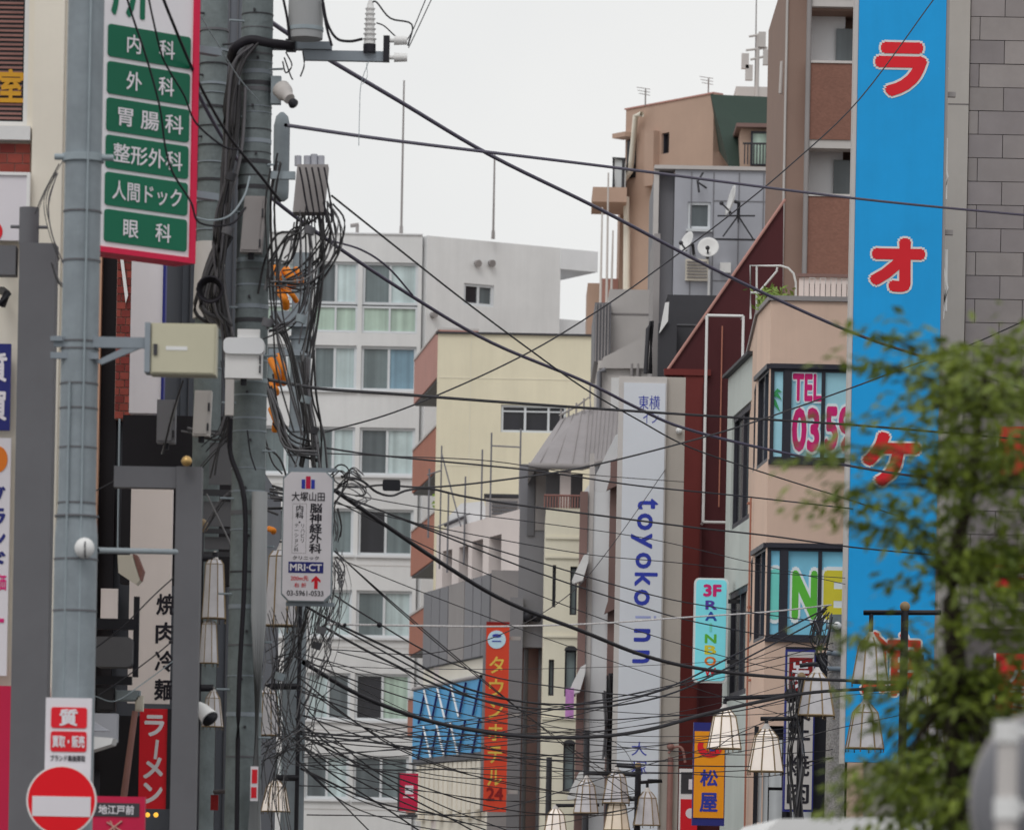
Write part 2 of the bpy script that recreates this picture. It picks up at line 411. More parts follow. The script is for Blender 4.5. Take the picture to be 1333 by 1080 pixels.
# ================================================================== white apartment block at the street's end
W = front(165.0)
wx = lambda px, py=370: W.hit(px, py)[0]
wz = lambda py, px=470: W.hit(px, py)[1]
bays = [(300, 340), (346, 404), (409, 466), (472, 544)]
floors = [(341, 396), (450, 508), (556, 618), (662, 722), (768, 829), (876, 937), (983, 1040)]
holes = []
for (y0, y1) in floors:
    for (a, b) in bays[1:]:
        if y0 == 341: holes.append((wx(a), wx(b), wz(433), wz(y0)))
        else: holes.append((wx(a), wx(b), wz(y1), wz(y0)))
apt = building('apartment_block', 'tall white apartment block with wide sliding windows at the end of the street', W, wx(250), wx(549), wz(305), 14, 'white_render', holes, 0.24)
pats = [['pane_dark', 'pane_curtain', 'pane_slate', 'pane_curtain'], ['pane_slate', 'pane_curtain', 'pane_slate', 'pane_blue'],
        ['pane_slate', 'pane_curtain', 'pane_dark', 'pane_curtain'], ['pane_dark', 'pane_slate', 'pane_black', 'pane_slate'],
        ['pane_curtain', 'pane_curtain', 'pane_slate', 'pane_curtain'], ['pane_curtain', 'pane_dark', 'pane_black', 'pane_green'],
        ['pane_dark', 'pane_curtain', 'pane_dark', 'pane_slate']]
for i, (y0, y1) in enumerate(floors):
    for j, (a, b) in enumerate(bays[1:]):
        pn = pats[i][2:] if j == 2 else pats[i][:2]
        window(apt, W, (wx(a) + 0.003, wx(b) - 0.003, wz(y1) + 0.003, wz(y0) - 0.003), pn, 'frame_alu', 0.16, 0.09)
        if i == 0:
            window(apt, W, (wx(a) + 0.003, wx(b) - 0.003, wz(432.5), wz(398)), ['pane_green', 'pane_green'], 'frame_alu', 0.12, 0.07, name='lower_light')
        else:
            mk('sill', MB().wbox(W, (wx(a) - 0.05, wx(b) + 0.05, wz(y1) - 0.09, wz(y1) - 0.005), 0.002, 0.09), 'white_plain', apt)
            if 1 < i: mk('facade_joint', MB().wbox(W, (wx(a) - 0.1, wx(b) + 0.1, wz(y1 + 13) - 0.02, wz(y1 + 13)), 0.002, 0.012), 'grey_pale', apt)
# parapet coping, angled side wall and roof overhang
mk('coping', MB().wbox(W, (wx(250), wx(549), wz(305) + 0.003, wz(303)), -0.5, 0.05), 'white_plain', apt)
pa, pb = P(549, 700, 165), P(723, 700, 167.6)
W2 = Wall((pa.x, pa.y), (pb.x, pb.y))
r_side = (0.0, W2.L, 0, wz(305))
hw = W2.rect(604, 370, 643, 398)
t2 = apt
mk('side_wall', MB().sheet(W2, r_side, [hw], 0.2, 0.3), 'white_render', t2)
mk('side_body', MB().wbox(W2, (0.004, W2.L - 0.004, 0, wz(305) - 0.004), -9, -0.28), 'white_render', t2)
window(t2, W2, (hw[0] + .003, hw[1] - .003, hw[2] + .003, hw[3] - .003), ['pane_black', 'pane_dark'], 'frame_alu', 0.12, 0.09)
ov = W2.rect(724, 322, 778, 352)
mk('roof_overhang', MB().wbox(W2, (W2.L - 0.02, ov[1], ov[2], wz(305) - 0.01), -7, 0.02), 'white_plain', t2)
for px in (620, 638):
    s, z = W2.hit(px, 342); mk('vent_hood', MB().cyl(W2.pt(s, z, 0), W2.pt(s, z - 0.05, 0.2), 0.10, 0.13), 'grey_mid', t2)
s, z = W2.hit(563, 410); mk('vent_hood', MB().cyl(W2.pt(s, z, 0), W2.pt(s, z, 0.22), 0.12), 'grey_mid', t2)
mk('roof_step', MB().wbox(W2, (W2.L - 0.5, ov[1] + 0.1, 0, W2.hit(740, 413)[1]), -8, -0.6), 'white_plain', t2)
for px, y0, y1, nm in ((526, 105, 303, 'the apartment roof, left of the two'), (644, 198, 309, 'the apartment roof, right of the two')):
    a, b = P(px, y0, 166), P(px - (y1 - y0) * 0.019, y1 + 2, 166)
    one('mast', MB().cyl(b, a, 0.045, 0.03, 8).cyl(b, b + Vector((0, 0, 0.3)), 0.07, 0.06, 8), 'grey_mid', 'thin grey aerial mast standing on ' + nm, 'mast')
q = MB(); a = P(465, 304, 165.5)
q.cyl(a, a + Vector((0, 0, .32)), .06); q.cyl(a + Vector((-.25, 0, .27)), a + Vector((0.05, 0, .32)), .07)
one('roof_vent', q, 'grey_mid', 'small bent vent pipe on the white apartment roof', 'vent')
# ================================================================== yellow building with terracotta balconies
W = front(140.0)
wx = lambda px, py=600: W.hit(px, py)[0]
wz = lambda py, px=670: W.hit(px, py)[1]
h1 = W.rect(652, 527, 737, 563)
yel = building('yellow_building', 'pale yellow building with terracotta balconies stacked on its left corner', W, wx(567), wx(800), wz(436), 10, 'yellow_wall', [h1], 0.2)
window(yel, W, inset(h1, 0.003), ['pane_black', 'pane_black', 'pane_black'], 'frame_alu', 0.13, 0.07, rail=0.62, split=[0, .37, .73, 1])
mk('coping', MB().wbox(W, (wx(567) - .06, wx(800), wz(436) + .003, wz(433.5)), -.4, .08), 'charcoal', yel)
for y in (493, 607, 700): mk('facade_joint', MB().wbox(W, (wx(570), wx(800), wz(y) - .012, wz(y) + .012), .002, .012), 'cream_low', yel)
mk('facade_joint', MB().wbox(W, (wx(610), wx(610) + .03, wz(690), wz(440)), .002, .010), 'cream_low', yel)
BA = P(537, 600, 149); BB = P(568.5, 600, 140.3)
WB = Wall((BA.x, BA.y), (BB.x, BB.y))
for i, (y0, y1) in enumerate([(453, 509), (571, 626), (678, 736), (790, 842), (902, 950), (1010, 1055)]):
    xm = 553; z1, z0 = WB.hit(xm, y0)[1], WB.hit(xm, y1)[1]
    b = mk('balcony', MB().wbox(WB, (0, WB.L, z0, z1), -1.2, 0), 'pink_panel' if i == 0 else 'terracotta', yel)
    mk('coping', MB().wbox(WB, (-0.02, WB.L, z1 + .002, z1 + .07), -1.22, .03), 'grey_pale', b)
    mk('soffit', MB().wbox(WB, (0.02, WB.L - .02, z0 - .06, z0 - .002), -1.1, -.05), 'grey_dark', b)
    if i == 2:
        q = MB()
        for k in range(60):
            c = WB.pt(WB.L * .8 + random.uniform(-.6, .6), z1 + random.uniform(.05, .75), -.3 + random.uniform(-.3, .2))
            e = Vector((random.uniform(-1, 1), random.uniform(-1, 1), random.uniform(-1, 1))).normalized() * .12
            f_ = e.orthogonal().normalized() * .07
            q.add([c - e, c + f_, c + e, c - f_], [(0, 1, 2, 3)])
        one('potted_shrub', q, 'leaf_plant', 'small green shrub growing on a terracotta balcony', 'plant')
# ================================================================== low hotel wing (oblique) with fascia, blue truss panel and slats
H = WP(541, 138.8, 660, 126, 860)
HU = WP(560, 137.2, 664, 128.4, 700)
ux = lambda px, py: HU.hit(px, py)[0]
hx = lambda px, py: H.hit(px, py)[0]
hz = lambda px, py: H.hit(px, py)[1]
r_up = (ux(568, 720), ux(680, 700), 0, HU.hit(620, 678)[1])
wins = [HU.rect(575.5, 716, 588, 790), HU.rect(597, 711, 609, 790), HU.rect(614, 703, 628, 790), HU.rect(636, 697, 652, 790)]
hot = building('hotel_wing', 'pinkish white low hotel wing with narrow dark windows and grey fascia', HU, r_up[0], r_up[1], r_up[3], 8, 'pink_white', wins, 0.5)
for w in wins: window(hot, HU, inset(w, 0.003), ['pane_black'], 'frame_dark', 0.42, 0.05)
zf1, zf0 = hz(593, 759), hz(593, 861)
fa = mk('fascia', MB().wbox(H, (hx(550, 820), hx(637, 820), zf0, zf1), -1.0, -.03), 'grey_dark', hot)
for k, px in enumerate((550.5, 561, 572, 583, 593, 604, 615, 626)):
    mk('fascia_panel', MB().wbox(H, (hx(px, 820) + .03, hx(px + 10.4, 820) - .02, zf0 + .02, zf1 - .02), -.029, 0), 'grey_mid' if k in (3, 4) else 'grey_side', fa)
mk('beige_band', MB().wbox(H, (hx(546, 890), hx(637, 890), 0, zf0 - .01), -1.0, -.12), 'beige', hot)
mat('sheet_blue', (62, 146, 196), 0.5, 0.06, 1.5, 0.1)
rb = (hx(541.5, 940), hx(630, 940), hz(585, 987), hz(585, 891))
bl = mk('blue_panel', MB().wbox(H, rb, -.11, .1), 'sheet_blue', hot)
for row in range(2):
    for k in range(5):
        u0 = .02 + k * .2; v0 = .03 + row * .5
        a = sub(rb, u0, v0, u0 + .19, v0 + .44)
        if 0 < k < 4: mk('white_strut', MB().tube([H.pt(a[0], a[3], .2), H.pt((a[0] + a[1]) / 2 + .25, a[2], .2)], .032, 6), 'white_metal', bl)
        mk('shadow_strut', MB().tube([H.pt(a[1], a[3], .15), H.pt((a[0] + a[1]) / 2 + .02, a[2], .15)], .035, 6), 'navy', bl)  # shadow lines on the blue sheet, built as navy rods
mk('top_rail', MB().tube([H.pt(rb[0], rb[3] + .05, .1), H.pt(rb[1], rb[3] + .05, .1)], .06, 6), 'grey_mid', bl)
zs1, zs0 = hz(585, 992), hz(585, 1066)
for k in range(14):
    u = hx(545 + k * 6.0, 1030); mk('slat', MB().wbox(H, (u, u + (hx(549, 1030) - hx(545, 1030)), zs0 + .25 * (k % 2), zs1), -.1, .08), 'beige', hot)
mk('slat_beam', MB().wbox(H, (hx(541, 1030), hx(632, 1030), zs1 + .02, zs1 + .2), -.1, .12), 'grey_dark', hot)
# roof gear on the hotel wing
ORD = dict(zip((559, 575, 584, 606, 628, 640, 678), ('first', 'second', 'third', 'fourth', 'fifth', 'sixth', 'seventh')))
for px, y0, y1 in ((575, 580, 740), (584, 640, 745), (606, 620, 735), (628, 585, 720), (640, 563, 700), (678, 558, 690), (559, 610, 700)):
    a, b = P(px, y0, 133), P(px - (y1 - y0) * .019, y1, 133)
    one('scaffold_pole', MB().cyl(b, a, .028, .025, 6), 'grey_side', ORD[px] + ' scaffold pole from the left on the hotel wing roof', 'pole', 'scaffold poles on the hotel wing roof')
for pts in ([(640, 580), (678, 582)], [(575, 590), (600, 685)], [(575, 612), (556, 618)], [(570, 685), (612, 668)]):
    one('scaffold_tube', MB().tube([P(x, y, 132.8) for x, y in pts], .024, 6), 'grey_side', 'thin grey scaffold tube tied across the roof poles', 'pole', 'scaffold tubes on the hotel wing roof')
ac = thing('air_conditioner', 'white rooftop air conditioner with grey louvres behind the scaffold poles', 'air conditioner', P(650, 672, 134))
wa = front(134)
mk('case', MB().wbox(wa, wa.rect(632, 648, 676, 674), -.8, 0), 'grey_pale', ac)
for k in range(4): mk('louvre', MB().wbox(wa, wa.rect(640, 652 + k * 5, 674, 655 + k * 5), .002, .06), 'grey_dark', ac)
mk('lid', MB().wbox(wa, wa.rect(630, 643, 678, 647), -.85, .08), 'charcoal', ac)
tk = thing('roof_tank', 'pale tarpaulin covered tank on the hotel wing roof', 'tank', P(603, 684, 136))
wt = front(136)
mk('cover', MB().poly(wt, [wt.hit(580, 690), wt.hit(636, 680), wt.hit(630, 652), wt.hit(600, 655), wt.hit(584, 672)], -1.2, 0), 'white_plain', tk)
mk('frame', MB().tube([wt.pt(*wt.hit(578, 684), .05), wt.pt(*wt.hit(606, 672), .05), wt.pt(*wt.hit(607, 690), .05)], .06), 'charcoal', tk)
# ================================================================== grey pillar block beside the hotel sign
W = front(125.5)
R = W.rect
pil = thing('grey_pillar_block', 'plain grey stair tower standing right of the orange hotel sign', 'building', W.pt(*W.hit(668, 1100), -2) * 1)
zt = W.hit(660, 742)[1]
mk('pillar', MB().wbox(W, (W.hit(637, 900)[0], W.hit(679, 900)[0], 0, zt), -5, 0), 'grey_mid', pil)
mk('tower', MB().wbox(front(124.4), (front(124.4).hit(675, 750)[0], front(124.4).hit(712, 750)[0], front(124.4).hit(690, 842)[1], front(124.4).hit(690, 604)[1]), -5, 0), 'grey_side', pil)
w4 = front(124.4)
mk('slot_window', MB().wbox(w4, w4.rect(686.5, 612, 696, 697), .002, .05), 'grey_dark', pil)
mk('pale_strip', MB().wbox(w4, w4.rect(697, 612, 710, 690), .002, .03), 'grey_mid', pil)
w5 = front(125.0)
mk('lower_wall', MB().wbox(w5, (w5.hit(679.5, 900)[0], w5.hit(706, 900)[0], 0, w5.hit(690, 843)[1]), -5, 0), 'brown_strip', pil)
for px in (684, 703): mk('pipe', MB().tube([w5.pt(w5.hit(px, 900)[0], 0.2, .2), w5.pt(w5.hit(px, 900)[0], w5.hit(px, 845)[1], .2)], .06), 'grey_dark', pil)
mk('grey_panel', MB().wbox(w5, (w5.hit(662, 900)[0], w5.hit(679, 900)[0], 0, w5.hit(690, 780)[1]), .6, .9), 'grey_side', pil)
s, z = w4.hit(687, 803); mk('lamp', MB().ball(w4.pt(s, z, .2), .16).cyl(w4.pt(s, z, 0), w4.pt(s + .3, z - .05, .3), .1), 'black_metal', pil)
# ================================================================== mansard roofed building
W = front(119.0)
mz = lambda px, py: W.hit(px, py)[1]
mxx = lambda px, py=750: W.hit(px, py)[0]
man = thing('mansard_building', 'cream building under a grey mansard roof with seams', 'building', W.pt(mxx(745), 0, -3))
zeave = mz(735, 611); zfl = mz(735, 661)
ah = [W.rect(735, 846, 750, 906), W.rect(714, 858, 721, 905), W.rect(719, 735, 723.5, 790), W.rect(742, 737, 751, 800), W.rect(733, 968, 748, 1030)]
mk('wall', MB().sheet(W, (mxx(709), mxx(757), 0, zfl), ah, .3, .4), 'cream_low', man)
mk('body', MB().wbox(W, (mxx(709) + .004, mxx(757) - .004, 0, zfl - .004), -6, -.36), 'cream_low', man)
for w in ah:
    f = window(man, W, inset(w, .003), ['pane_slate'], 'frame_dark', .2, .04)
    if w[1] - w[0] > .2:
        c = (w[0] + w[1]) / 2; hh = (w[1] - w[0]) / 2 + .02
        pts = [(c + hh * math.cos(math.pi * i / 8), w[3] + .12 * math.sin(math.pi * i / 8)) for i in range(9)]
        mk('arch', MB().poly(W, pts, -.18, .015), 'charcoal', f)
for y in (725, 828, 935, 700): mk('band_course', MB().wbox(W, (mxx(709), mxx(757), mz(735, y) - .03, mz(735, y) + .03), .002, .05), 'cream_low', man)
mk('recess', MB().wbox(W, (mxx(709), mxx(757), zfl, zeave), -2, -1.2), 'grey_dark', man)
mk('post', MB().wbox(W, (mxx(729, 640), mxx(743, 640), zfl, zeave), -.6, -.2), 'pink_white', man)
q = MB()
q.tube([W.pt(mxx(708, 650), zfl + .32, .02), W.pt(mxx(757, 650), zfl + .32, .02)], .03)
mat('rail_brown', (132, 96, 90), 0.6, 0.1, 3)
mk('railing', q, 'rail_brown', man)
for k in range(14): mk('baluster', MB().cyl(W.pt(mxx(709 + k * 3.6, 650), zfl, .02), W.pt(mxx(709 + k * 3.6, 650), zfl + .31, .02), .018, n=6), 'rail_brown', man)
# roof: eave polygon and ridge polygon
e0, e1, e2 = W.pt(*W.hit(688, 607), .25), W.pt(*W.hit(757, 609), .25), W.pt(*W.hit(806, 596), .25)
t0_, t1_, t2_ = P(729, 546, 122.5), P(764, 532, 123.0), P(812, 533, 123.0)
rf = MB()
rf.add([e0, e1, t0_, t1_, e2, t2_, e0 + Vector((0, 6, 0)), t0_ + Vector((0, 3, 0))], [(0, 1, 3, 2), (1, 4, 5, 3), (6, 0, 2, 7), (2, 3, 5, 7)])
ro = mk('roof', rf, 'slate_roof', man)
for k in range(3):
    f_ = (k + .6) / 3.2
    a = e0.lerp(e1, f_ * 1.0) if f_ <= 1 else e1
    b = t0_.lerp(t1_, f_)
    mk('seam', MB().tube([a + Vector((0, -.02, .02)), b + Vector((0, -.02, .02))], .012, 5), 'grey_mid', ro)
for k in range(9):
    f_ = (k + .5) / 9
    mk('seam', MB().tube([e1.lerp(e2, f_) + Vector((0, -.02, .02)), t1_.lerp(t2_, f_) + Vector((0, -.02, .02))], .012, 5), 'grey_mid', ro)
mk('eave', MB().tube([e0, e1, e2], .09, 6), 'grey_mid', ro)
q = MB()
for px, y in ((740, 545), (750, 541), (760, 535), (768, 517), (730, 549)):
    a = P(px, y + 2, 122.6); q.cyl(a, a + Vector((0, 0, .38)), .025, n=6)
q.tube([P(728, 541, 122.6), P(752, 528, 122.6), P(768, 516, 122.6), P(769, 535, 122.6)], .03)
mk('roof_railing', q, 'grey_mid', ro)
# white narrow house with brown pilasters
W = front(113.0)
nx = lambda px, py=800: W.hit(px, py)[0]
nz_ = lambda px, py: W.hit(px, py)[1]
nar = building('narrow_house', 'narrow white house with brown pilasters and curved white awnings', W, nx(757), nx(806), nz_(785, 640), 5, 'white_plain', [], .1)
pts = [(nx(757, 650), nz_(760, 640)), (nx(806, 650), nz_(806, 640)), (nx(806, 590), nz_(806, 560)), (nx(800, 590), nz_(800, 565)), (nx(788, 590), nz_(788, 604))]
mk('gable', MB().poly(W, [(nx(757), nz_(780, 640) + .004), (nx(806), nz_(780, 640) + .004), (nx(806), nz_(806, 560)), (nx(797), nz_(797, 566)), (nx(770), nz_(770, 622))], -4, 0), 'white_plain', nar)
mk('pilaster', MB().wbox(W, (nx(752.5), nx(762.5), 0, nz_(757, 640)), -.5, .14), 'brown_strip', nar)
mk('pilaster', MB().wbox(W, (nx(791), nx(803.5), 0, nz_(797, 600)), -.2, .16), 'brown_strip', nar)
for y in (800, 640): mk('bracket_eave', MB().poly(W, [(nx(786), nz_(790, y)), (nx(803.5), nz_(790, y - 8)), (nx(803.5), nz_(800, y - 45)), (nx(797), nz_(797, y - 40))], .17, .5), 'brown_strip', nar)
mk('door_strip', MB().wbox(W, W.rect(764, 590, 770, 1000), .003, .05), 'grey_pale', nar)
for k, (cx, cy) in enumerate(((755, 742), (751, 886), (749, 1022))):
    q = MB()
    prof = [(-11, 16), (-9, 20), (3, 16), (10, -8), (11, -20), (4, -16), (-6, 4)]
    q.poly(W, [W.hit(cx + a, cy + b) for a, b in prof], .2, .9)
    mk('awning', q, 'white_metal', nar)
q = one('window_sign', MB().wbox(front(111.8), front(111.8).rect(736, 895, 747, 935), -.08, 0), ('sign_violet', (186, 130, 190), .5, .2, 6), 'small violet sign hanging in front of the cream wall', 'sign')
# ================================================================== inn building behind its tall sign
W = front(126.5)
ix = lambda px, py=440: W.hit(px, py)[0]
iz = lambda px, py: W.hit(px, py)[1]
inn = building('inn_building', 'pale grey building with stepped roof rising behind the tall white hotel sign', W, ix(776, 600), ix(851, 600), iz(815, 470), 6, 'grey_pale', [], .1)
mk('upper_wall', MB().wbox(W, (ix(793), ix(850), iz(820, 469), iz(820, 372)), -6.5, -.8), 'grey_pale', inn)
mk('side_panel', MB().wbox(W, (ix(774, 440), ix(795, 440), iz(785, 469), iz(785, 392)), -6, -.3), 'grey_side', inn)
for k in range(5): mk('rib', MB().wbox(W, (ix(775 + k * 4, 440), ix(776.5 + k * 4, 440), iz(785, 469), iz(785, 394)), -.298, -.24), 'grey_mid', inn)
mk('sloped_parapet', MB().poly(W, [(ix(780, 470), iz(780, 480)), (ix(856, 470), iz(850, 480)), (ix(856, 450), iz(850, 432)), (ix(836, 450), iz(836, 440)), (ix(785, 470), iz(785, 466))], -.2, .15), 'grey_pale', inn)
for px in (820, 828): mk('downpipe', MB().tube([W.pt(ix(px, 600), 1, .12), W.pt(ix(px, 600), iz(px, 474), .12)], .05), 'grey_mid', inn)
mk('pipe', MB().tube([W.pt(ix(778, 600), 1, .18), W.pt(ix(778, 600), iz(778, 485), .18), W.pt(ix(788, 490), iz(788, 482), .18)], .08), 'grey_side', inn)
mk('joint', MB().wbox(W, (ix(794), ix(853), iz(820, 405), iz(820, 403)), -.798, -.78), 'grey_mid', inn)
mk('door_frame', MB().wbox(W, W.rect(795, 492, 806, 560), .002, .1), 'white_metal', inn)
# ================================================================== pink-brown building with green roof
PB = WP(812, 153.5, 926, 150, 300)
W = PB
top = W.hit(870, 133)[1]
pk_h = [W.rect(861, 173, 871, 200), W.rect(846, 273, 852, 298)]
pbx = building('pinkish_building', 'pinkish brown apartment building with dark green sloped roof face', 'x' and W, 0.0, W.L, top, 9, 'pinkbrown', pk_h, .2)
for w in pk_h: window(pbx, W, inset(w, .003), ['pane_black'], 'frame_dark', .14, .04)
mk('coping', MB().wbox(W, (-.05, W.L, top + .003, top + .05), -.4, .04), 'pink_panel', pbx)
mk('wall_recess', MB().wbox(W, W.rect(846, 172, 858, 243), .003, .25), 'pinkbrown', pbx)
mk('door', MB().wbox(W, W.rect(817, 182, 828, 232), .003, .04), 'pane_black', pbx)
mk('hood', MB().wbox(W, W.rect(812, 175, 829, 181), .003, .5), 'pinkbrown', pbx)
# balcony on the left
wl_ = front(153.0)
bal = mk('balcony', MB().wbox(wl_, wl_.rect(771, 249, 815, 268), -2, .9), 'pinkbrown', pbx)
mk('screen', MB().wbox(wl_, wl_.rect(798, 211, 814, 248), -1.6, .7), 'pane_white', bal)
q = MB()
for pts in ([(798, 248), (798, 210), (814, 212)], [(811, 212), (810, 248)]): q.tube([wl_.pt(*wl_.hit(x, y), .75) for x, y in pts], .05)
mk('rail', q, 'charcoal', bal)
for pts in ([(843, 150), (835, 152), (828, 225), (820, 235)], [(812, 258), (823, 258), (822, 400)], [(824, 300), (824, 420)]):
    mk('downpipe', MB().tube([W.pt(*W.hit(x, y), .25) for x, y in pts], .1), 'beige', pbx)
# lower left stairs
wl2 = front(155)
mk('lower_wall', MB().wbox(wl2, (wl2.hit(806, 340)[0], wl2.hit(850, 340)[0], 0, wl2.hit(830, 262)[1]), -4, 0), 'pinkbrown', pbx)
mk('stair_wall', MB().wbox(wl2, (wl2.hit(783, 350)[0], wl2.hit(805.5, 350)[0], 0, wl2.hit(790, 360)[1]), -4, -.5), 'pink_panel', pbx)
mk('low_block', MB().wbox(wl2, (wl2.hit(765, 390)[0], wl2.hit(782.5, 390)[0], 0, wl2.hit(775, 366)[1]), -4, -.5), 'pinkbrown', pbx)
for px, y0 in ((784, 270), (792, 225), (798, 300)):
    one('roof_aerial', MB().cyl(P(px - 2.5, 395, 150), P(px, y0, 150), .05, .03, 6), 'grey_pale', {784: 'leftmost', 792: 'tallest, middle', 798: 'rightmost, shortest'}[px] + ' slim aerial pole left of the pinkish building', 'mast', 'aerial poles left of the pinkish building')
# green sloped face, dormer
g0, g1 = P(925, 123, 150), P(1040, 128, 150)
g2, g3 = P(1040, 232, 146.5), P(950, 219, 146.5)
gr = mk('green_roof', MB().add([g0, g1, g2, g3, g0 + Vector((0, 6, -.05)), g1 + Vector((0, 6, -.05))], [(0, 1, 2, 3), (0, 4, 5, 1), (0, 3, 4)]), 'green_roof', pbx)
wd_ = front(146.3)
mk('dormer_wall', MB().wbox(wd_, wd_.rect(964, 168, 1030, 222), -2.5, 0), 'pinkbrown', gr)
mk('dormer_eave', MB().wbox(wd_, wd_.rect(958, 163, 1034, 168), -2.6, .35), 'brown_strip', gr)
window(gr, wd_, wd_.rect(977, 172, 1020, 217), ['pane_green', 'pane_white'], 'frame_dark', -.08, .06, name='balcony_door')
q = MB()
for k in range(14):
    a = wd_.pt(*wd_.hit(968 + k * 4, 217), .5); q.cyl(a, a + Vector((0, 0, .68)), .02, n=6)
q.tube([wd_.pt(*wd_.hit(966, 190), .5), wd_.pt(*wd_.hit(1028, 191), .5)], .035)
mk('balcony_rail', q, 'charcoal', gr)
mk('lower_wall', MB().box((g3.x - .6, 147.2, 0), (g2.x, 155, g3.z - .05)), 'pinkbrown', pbx)
mk('roof_unit', MB().wbox(front(152), front(152).rect(958, 113, 1004, 128), -2, 0), 'grey_pale', pbx)
# antennas on its roof
q = MB(); a = P(985, 128, 152); b = P(987, 45, 152)
q.cyl(a, b, .07, .05, 8)
for dz, w in ((80, 10), (62, 14), (50, 8)):
    c = P(985, 128 - dz, 152)
    q.tube([c + Vector((-M_(w, 152), 0, 0)), c + Vector((M_(w, 152), 0, .1))], .04)
for px, py in ((970, 80), (992, 52), (975, 95), (998, 75)): c = P(px, py, 152); q.box(c - Vector((.12, .1, .25)), c + Vector((.12, .1, .25)))
one('phone_mast', q, 'grey_pale', 'antenna mast with grey panel units on the pinkish building roof', 'antenna')
q = MB(); a = P(984, 45, 152.4); q.cyl(P(983, 128, 152.4), P(985, -30, 152.4), .035, .02, 6)
one('lightning_rod', q, 'grey_mid', 'very thin lightning rod reaching above the antenna mast', 'rod')
for bx, by, nm in ((922, 124, 'near the roof corner'), (840, 138, 'at the left roof end')):
    q = MB(); a = P(bx, by, 152); q.cyl(a, a + Vector((0, 0, .55)), .025, n=6)
    for k in range(3): c = a + Vector((0, 0, .55 - k * .1)); q.tube([c + Vector((-.3 + k * .04, 0, .06)), c + Vector((.15, 0, 0))], .012)
    one('television_aerial', q, 'grey_mid', 'small rooftop television aerial ' + nm + ' of the pinkish building', 'aerial')
# ================================================================== grey metal clad building with dishes
W = front(124.0)
gx = lambda px, py=320: W.hit(px, py)[0]
gz = lambda px, py: W.hit(px, py)[1]
gw = W.rect(895, 263, 925, 298)
gm = building('metal_clad_building', 'grey metal clad building carrying satellite dishes', W, gx(877), gx(1040), gz(950, 222), 5, 'grey_metal', [gw], .18)
mk('side_block', MB().wbox(W, (gx(852), gx(876.5), 0, gz(870, 219)), -6, -.4), 'grey_side', gm)
mk('edge_column', MB().wbox(W, (gx(850), gx(856.5), 0, gz(855, 221)), -.39, -.05), 'grey_pale', gm)
mk('coping', MB().wbox(W, (gx(850), gx(1040), gz(950, 222) + .003, gz(950, 217)), -.5, .08), 'grey_pale', gm)
window(gm, W, inset(gw, .003), ['pane_dark'], 'frame_alu', .1, .07)
mk('window_surround', MB().wbox(W, W.rect(893, 298.5, 927, 302), .002, .12), 'frame_alu', gm)
for px in (898, 927, 960, 992): mk('panel_seam', MB().wbox(W, (gx(px), gx(px) + .03, gz(900, 420), gz(900, 224)), .002, .015), 'grey_side', gm)
for y in (262, 312, 366): mk('panel_seam', MB().wbox(W, (gx(927), gx(1012), gz(960, y) - .015, gz(960, y) + .015), .002, .013), 'grey_side', gm)
gl = mk('vent_grille', MB().wbox(W, W.rect(892, 338, 922, 366), .002, .12), 'beige', gm)
for k in range(6): mk('louvre', MB().wbox(W, W.rect(894, 341 + k * 4, 920, 342.6 + k * 4), .122, .16), 'grey_mid', gl)
mk('meter_box', MB().wbox(W, W.rect(937, 343, 951, 356), .002, .2), 'white_metal', gm)
mk('cable_duct', MB().wbox(W, W.rect(921, 352, 924, 385), .002, .14), 'white_metal', gm)
def dish(px, py, Y, r, aim, label, mount):
    c = P(px, py, Y); t = thing('satellite_dish', label, 'satellite dish', c)
    ax = Vector(aim).normalized()
    prof = [(r * k / 6, .22 * r * (k / 6) ** 2) for k in range(7)]; prof[0] = (.005, 0)
    mk('reflector', MB().lathe(c, prof + [(r * .99, .24 * r), (r * .8, .18 * r), (.01, .03 * r)], 22, ax), 'white_metal', t)
    f_ = c + ax * r * .8 + Vector((0, 0, -r * .35))
    mk('feed_arm', MB().tube([c - Vector((0, 0, r * .8)) + ax * .05, f_], .025, 6).ball(f_, .06), 'charcoal', t)
    mk('bracket', MB().tube([c - ax * .02, c - ax * .15, P(*mount, 124.0)], .045, 6), 'charcoal', t)
dish(922, 323, 123.2, .29, (-.12, -1, .35), 'round white satellite dish seen face-on on the grey metal wall', (921, 335))
dish(896, 316, 123.2, .30, (-1, -.55, .4), 'tilted white satellite dish left of the face-on one', (903, 330))
dish(955, 262, 122.9, .42, (-1, -.16, .25), 'large white satellite dish seen edge-on above the strut frame', (961, 281))
q = MB()
for pts in ([(934, 281), (983, 281)], [(961, 281), (941, 308)], [(961, 281), (981, 312)], [(928, 311), (983, 312)], [(950, 280), (948, 270)], [(961, 281), (961, 290)]):
    q.tube([P(x, y, 123.4) for x, y in pts], .024, 6)
one('strut_frame', q, 'charcoal', 'dark steel strut frame under the edge-on satellite dish', 'frame')
q = MB().tube([P(908, 235, 123.8), P(910, 250, 123.6)], .03).tube([P(915, 225, 123.8), P(908, 237, 123.6), P(920, 245, 123.6)], .03)
one('wall_aerial', q, 'charcoal', 'small bent aerial fixed high on the grey metal wall', 'aerial')
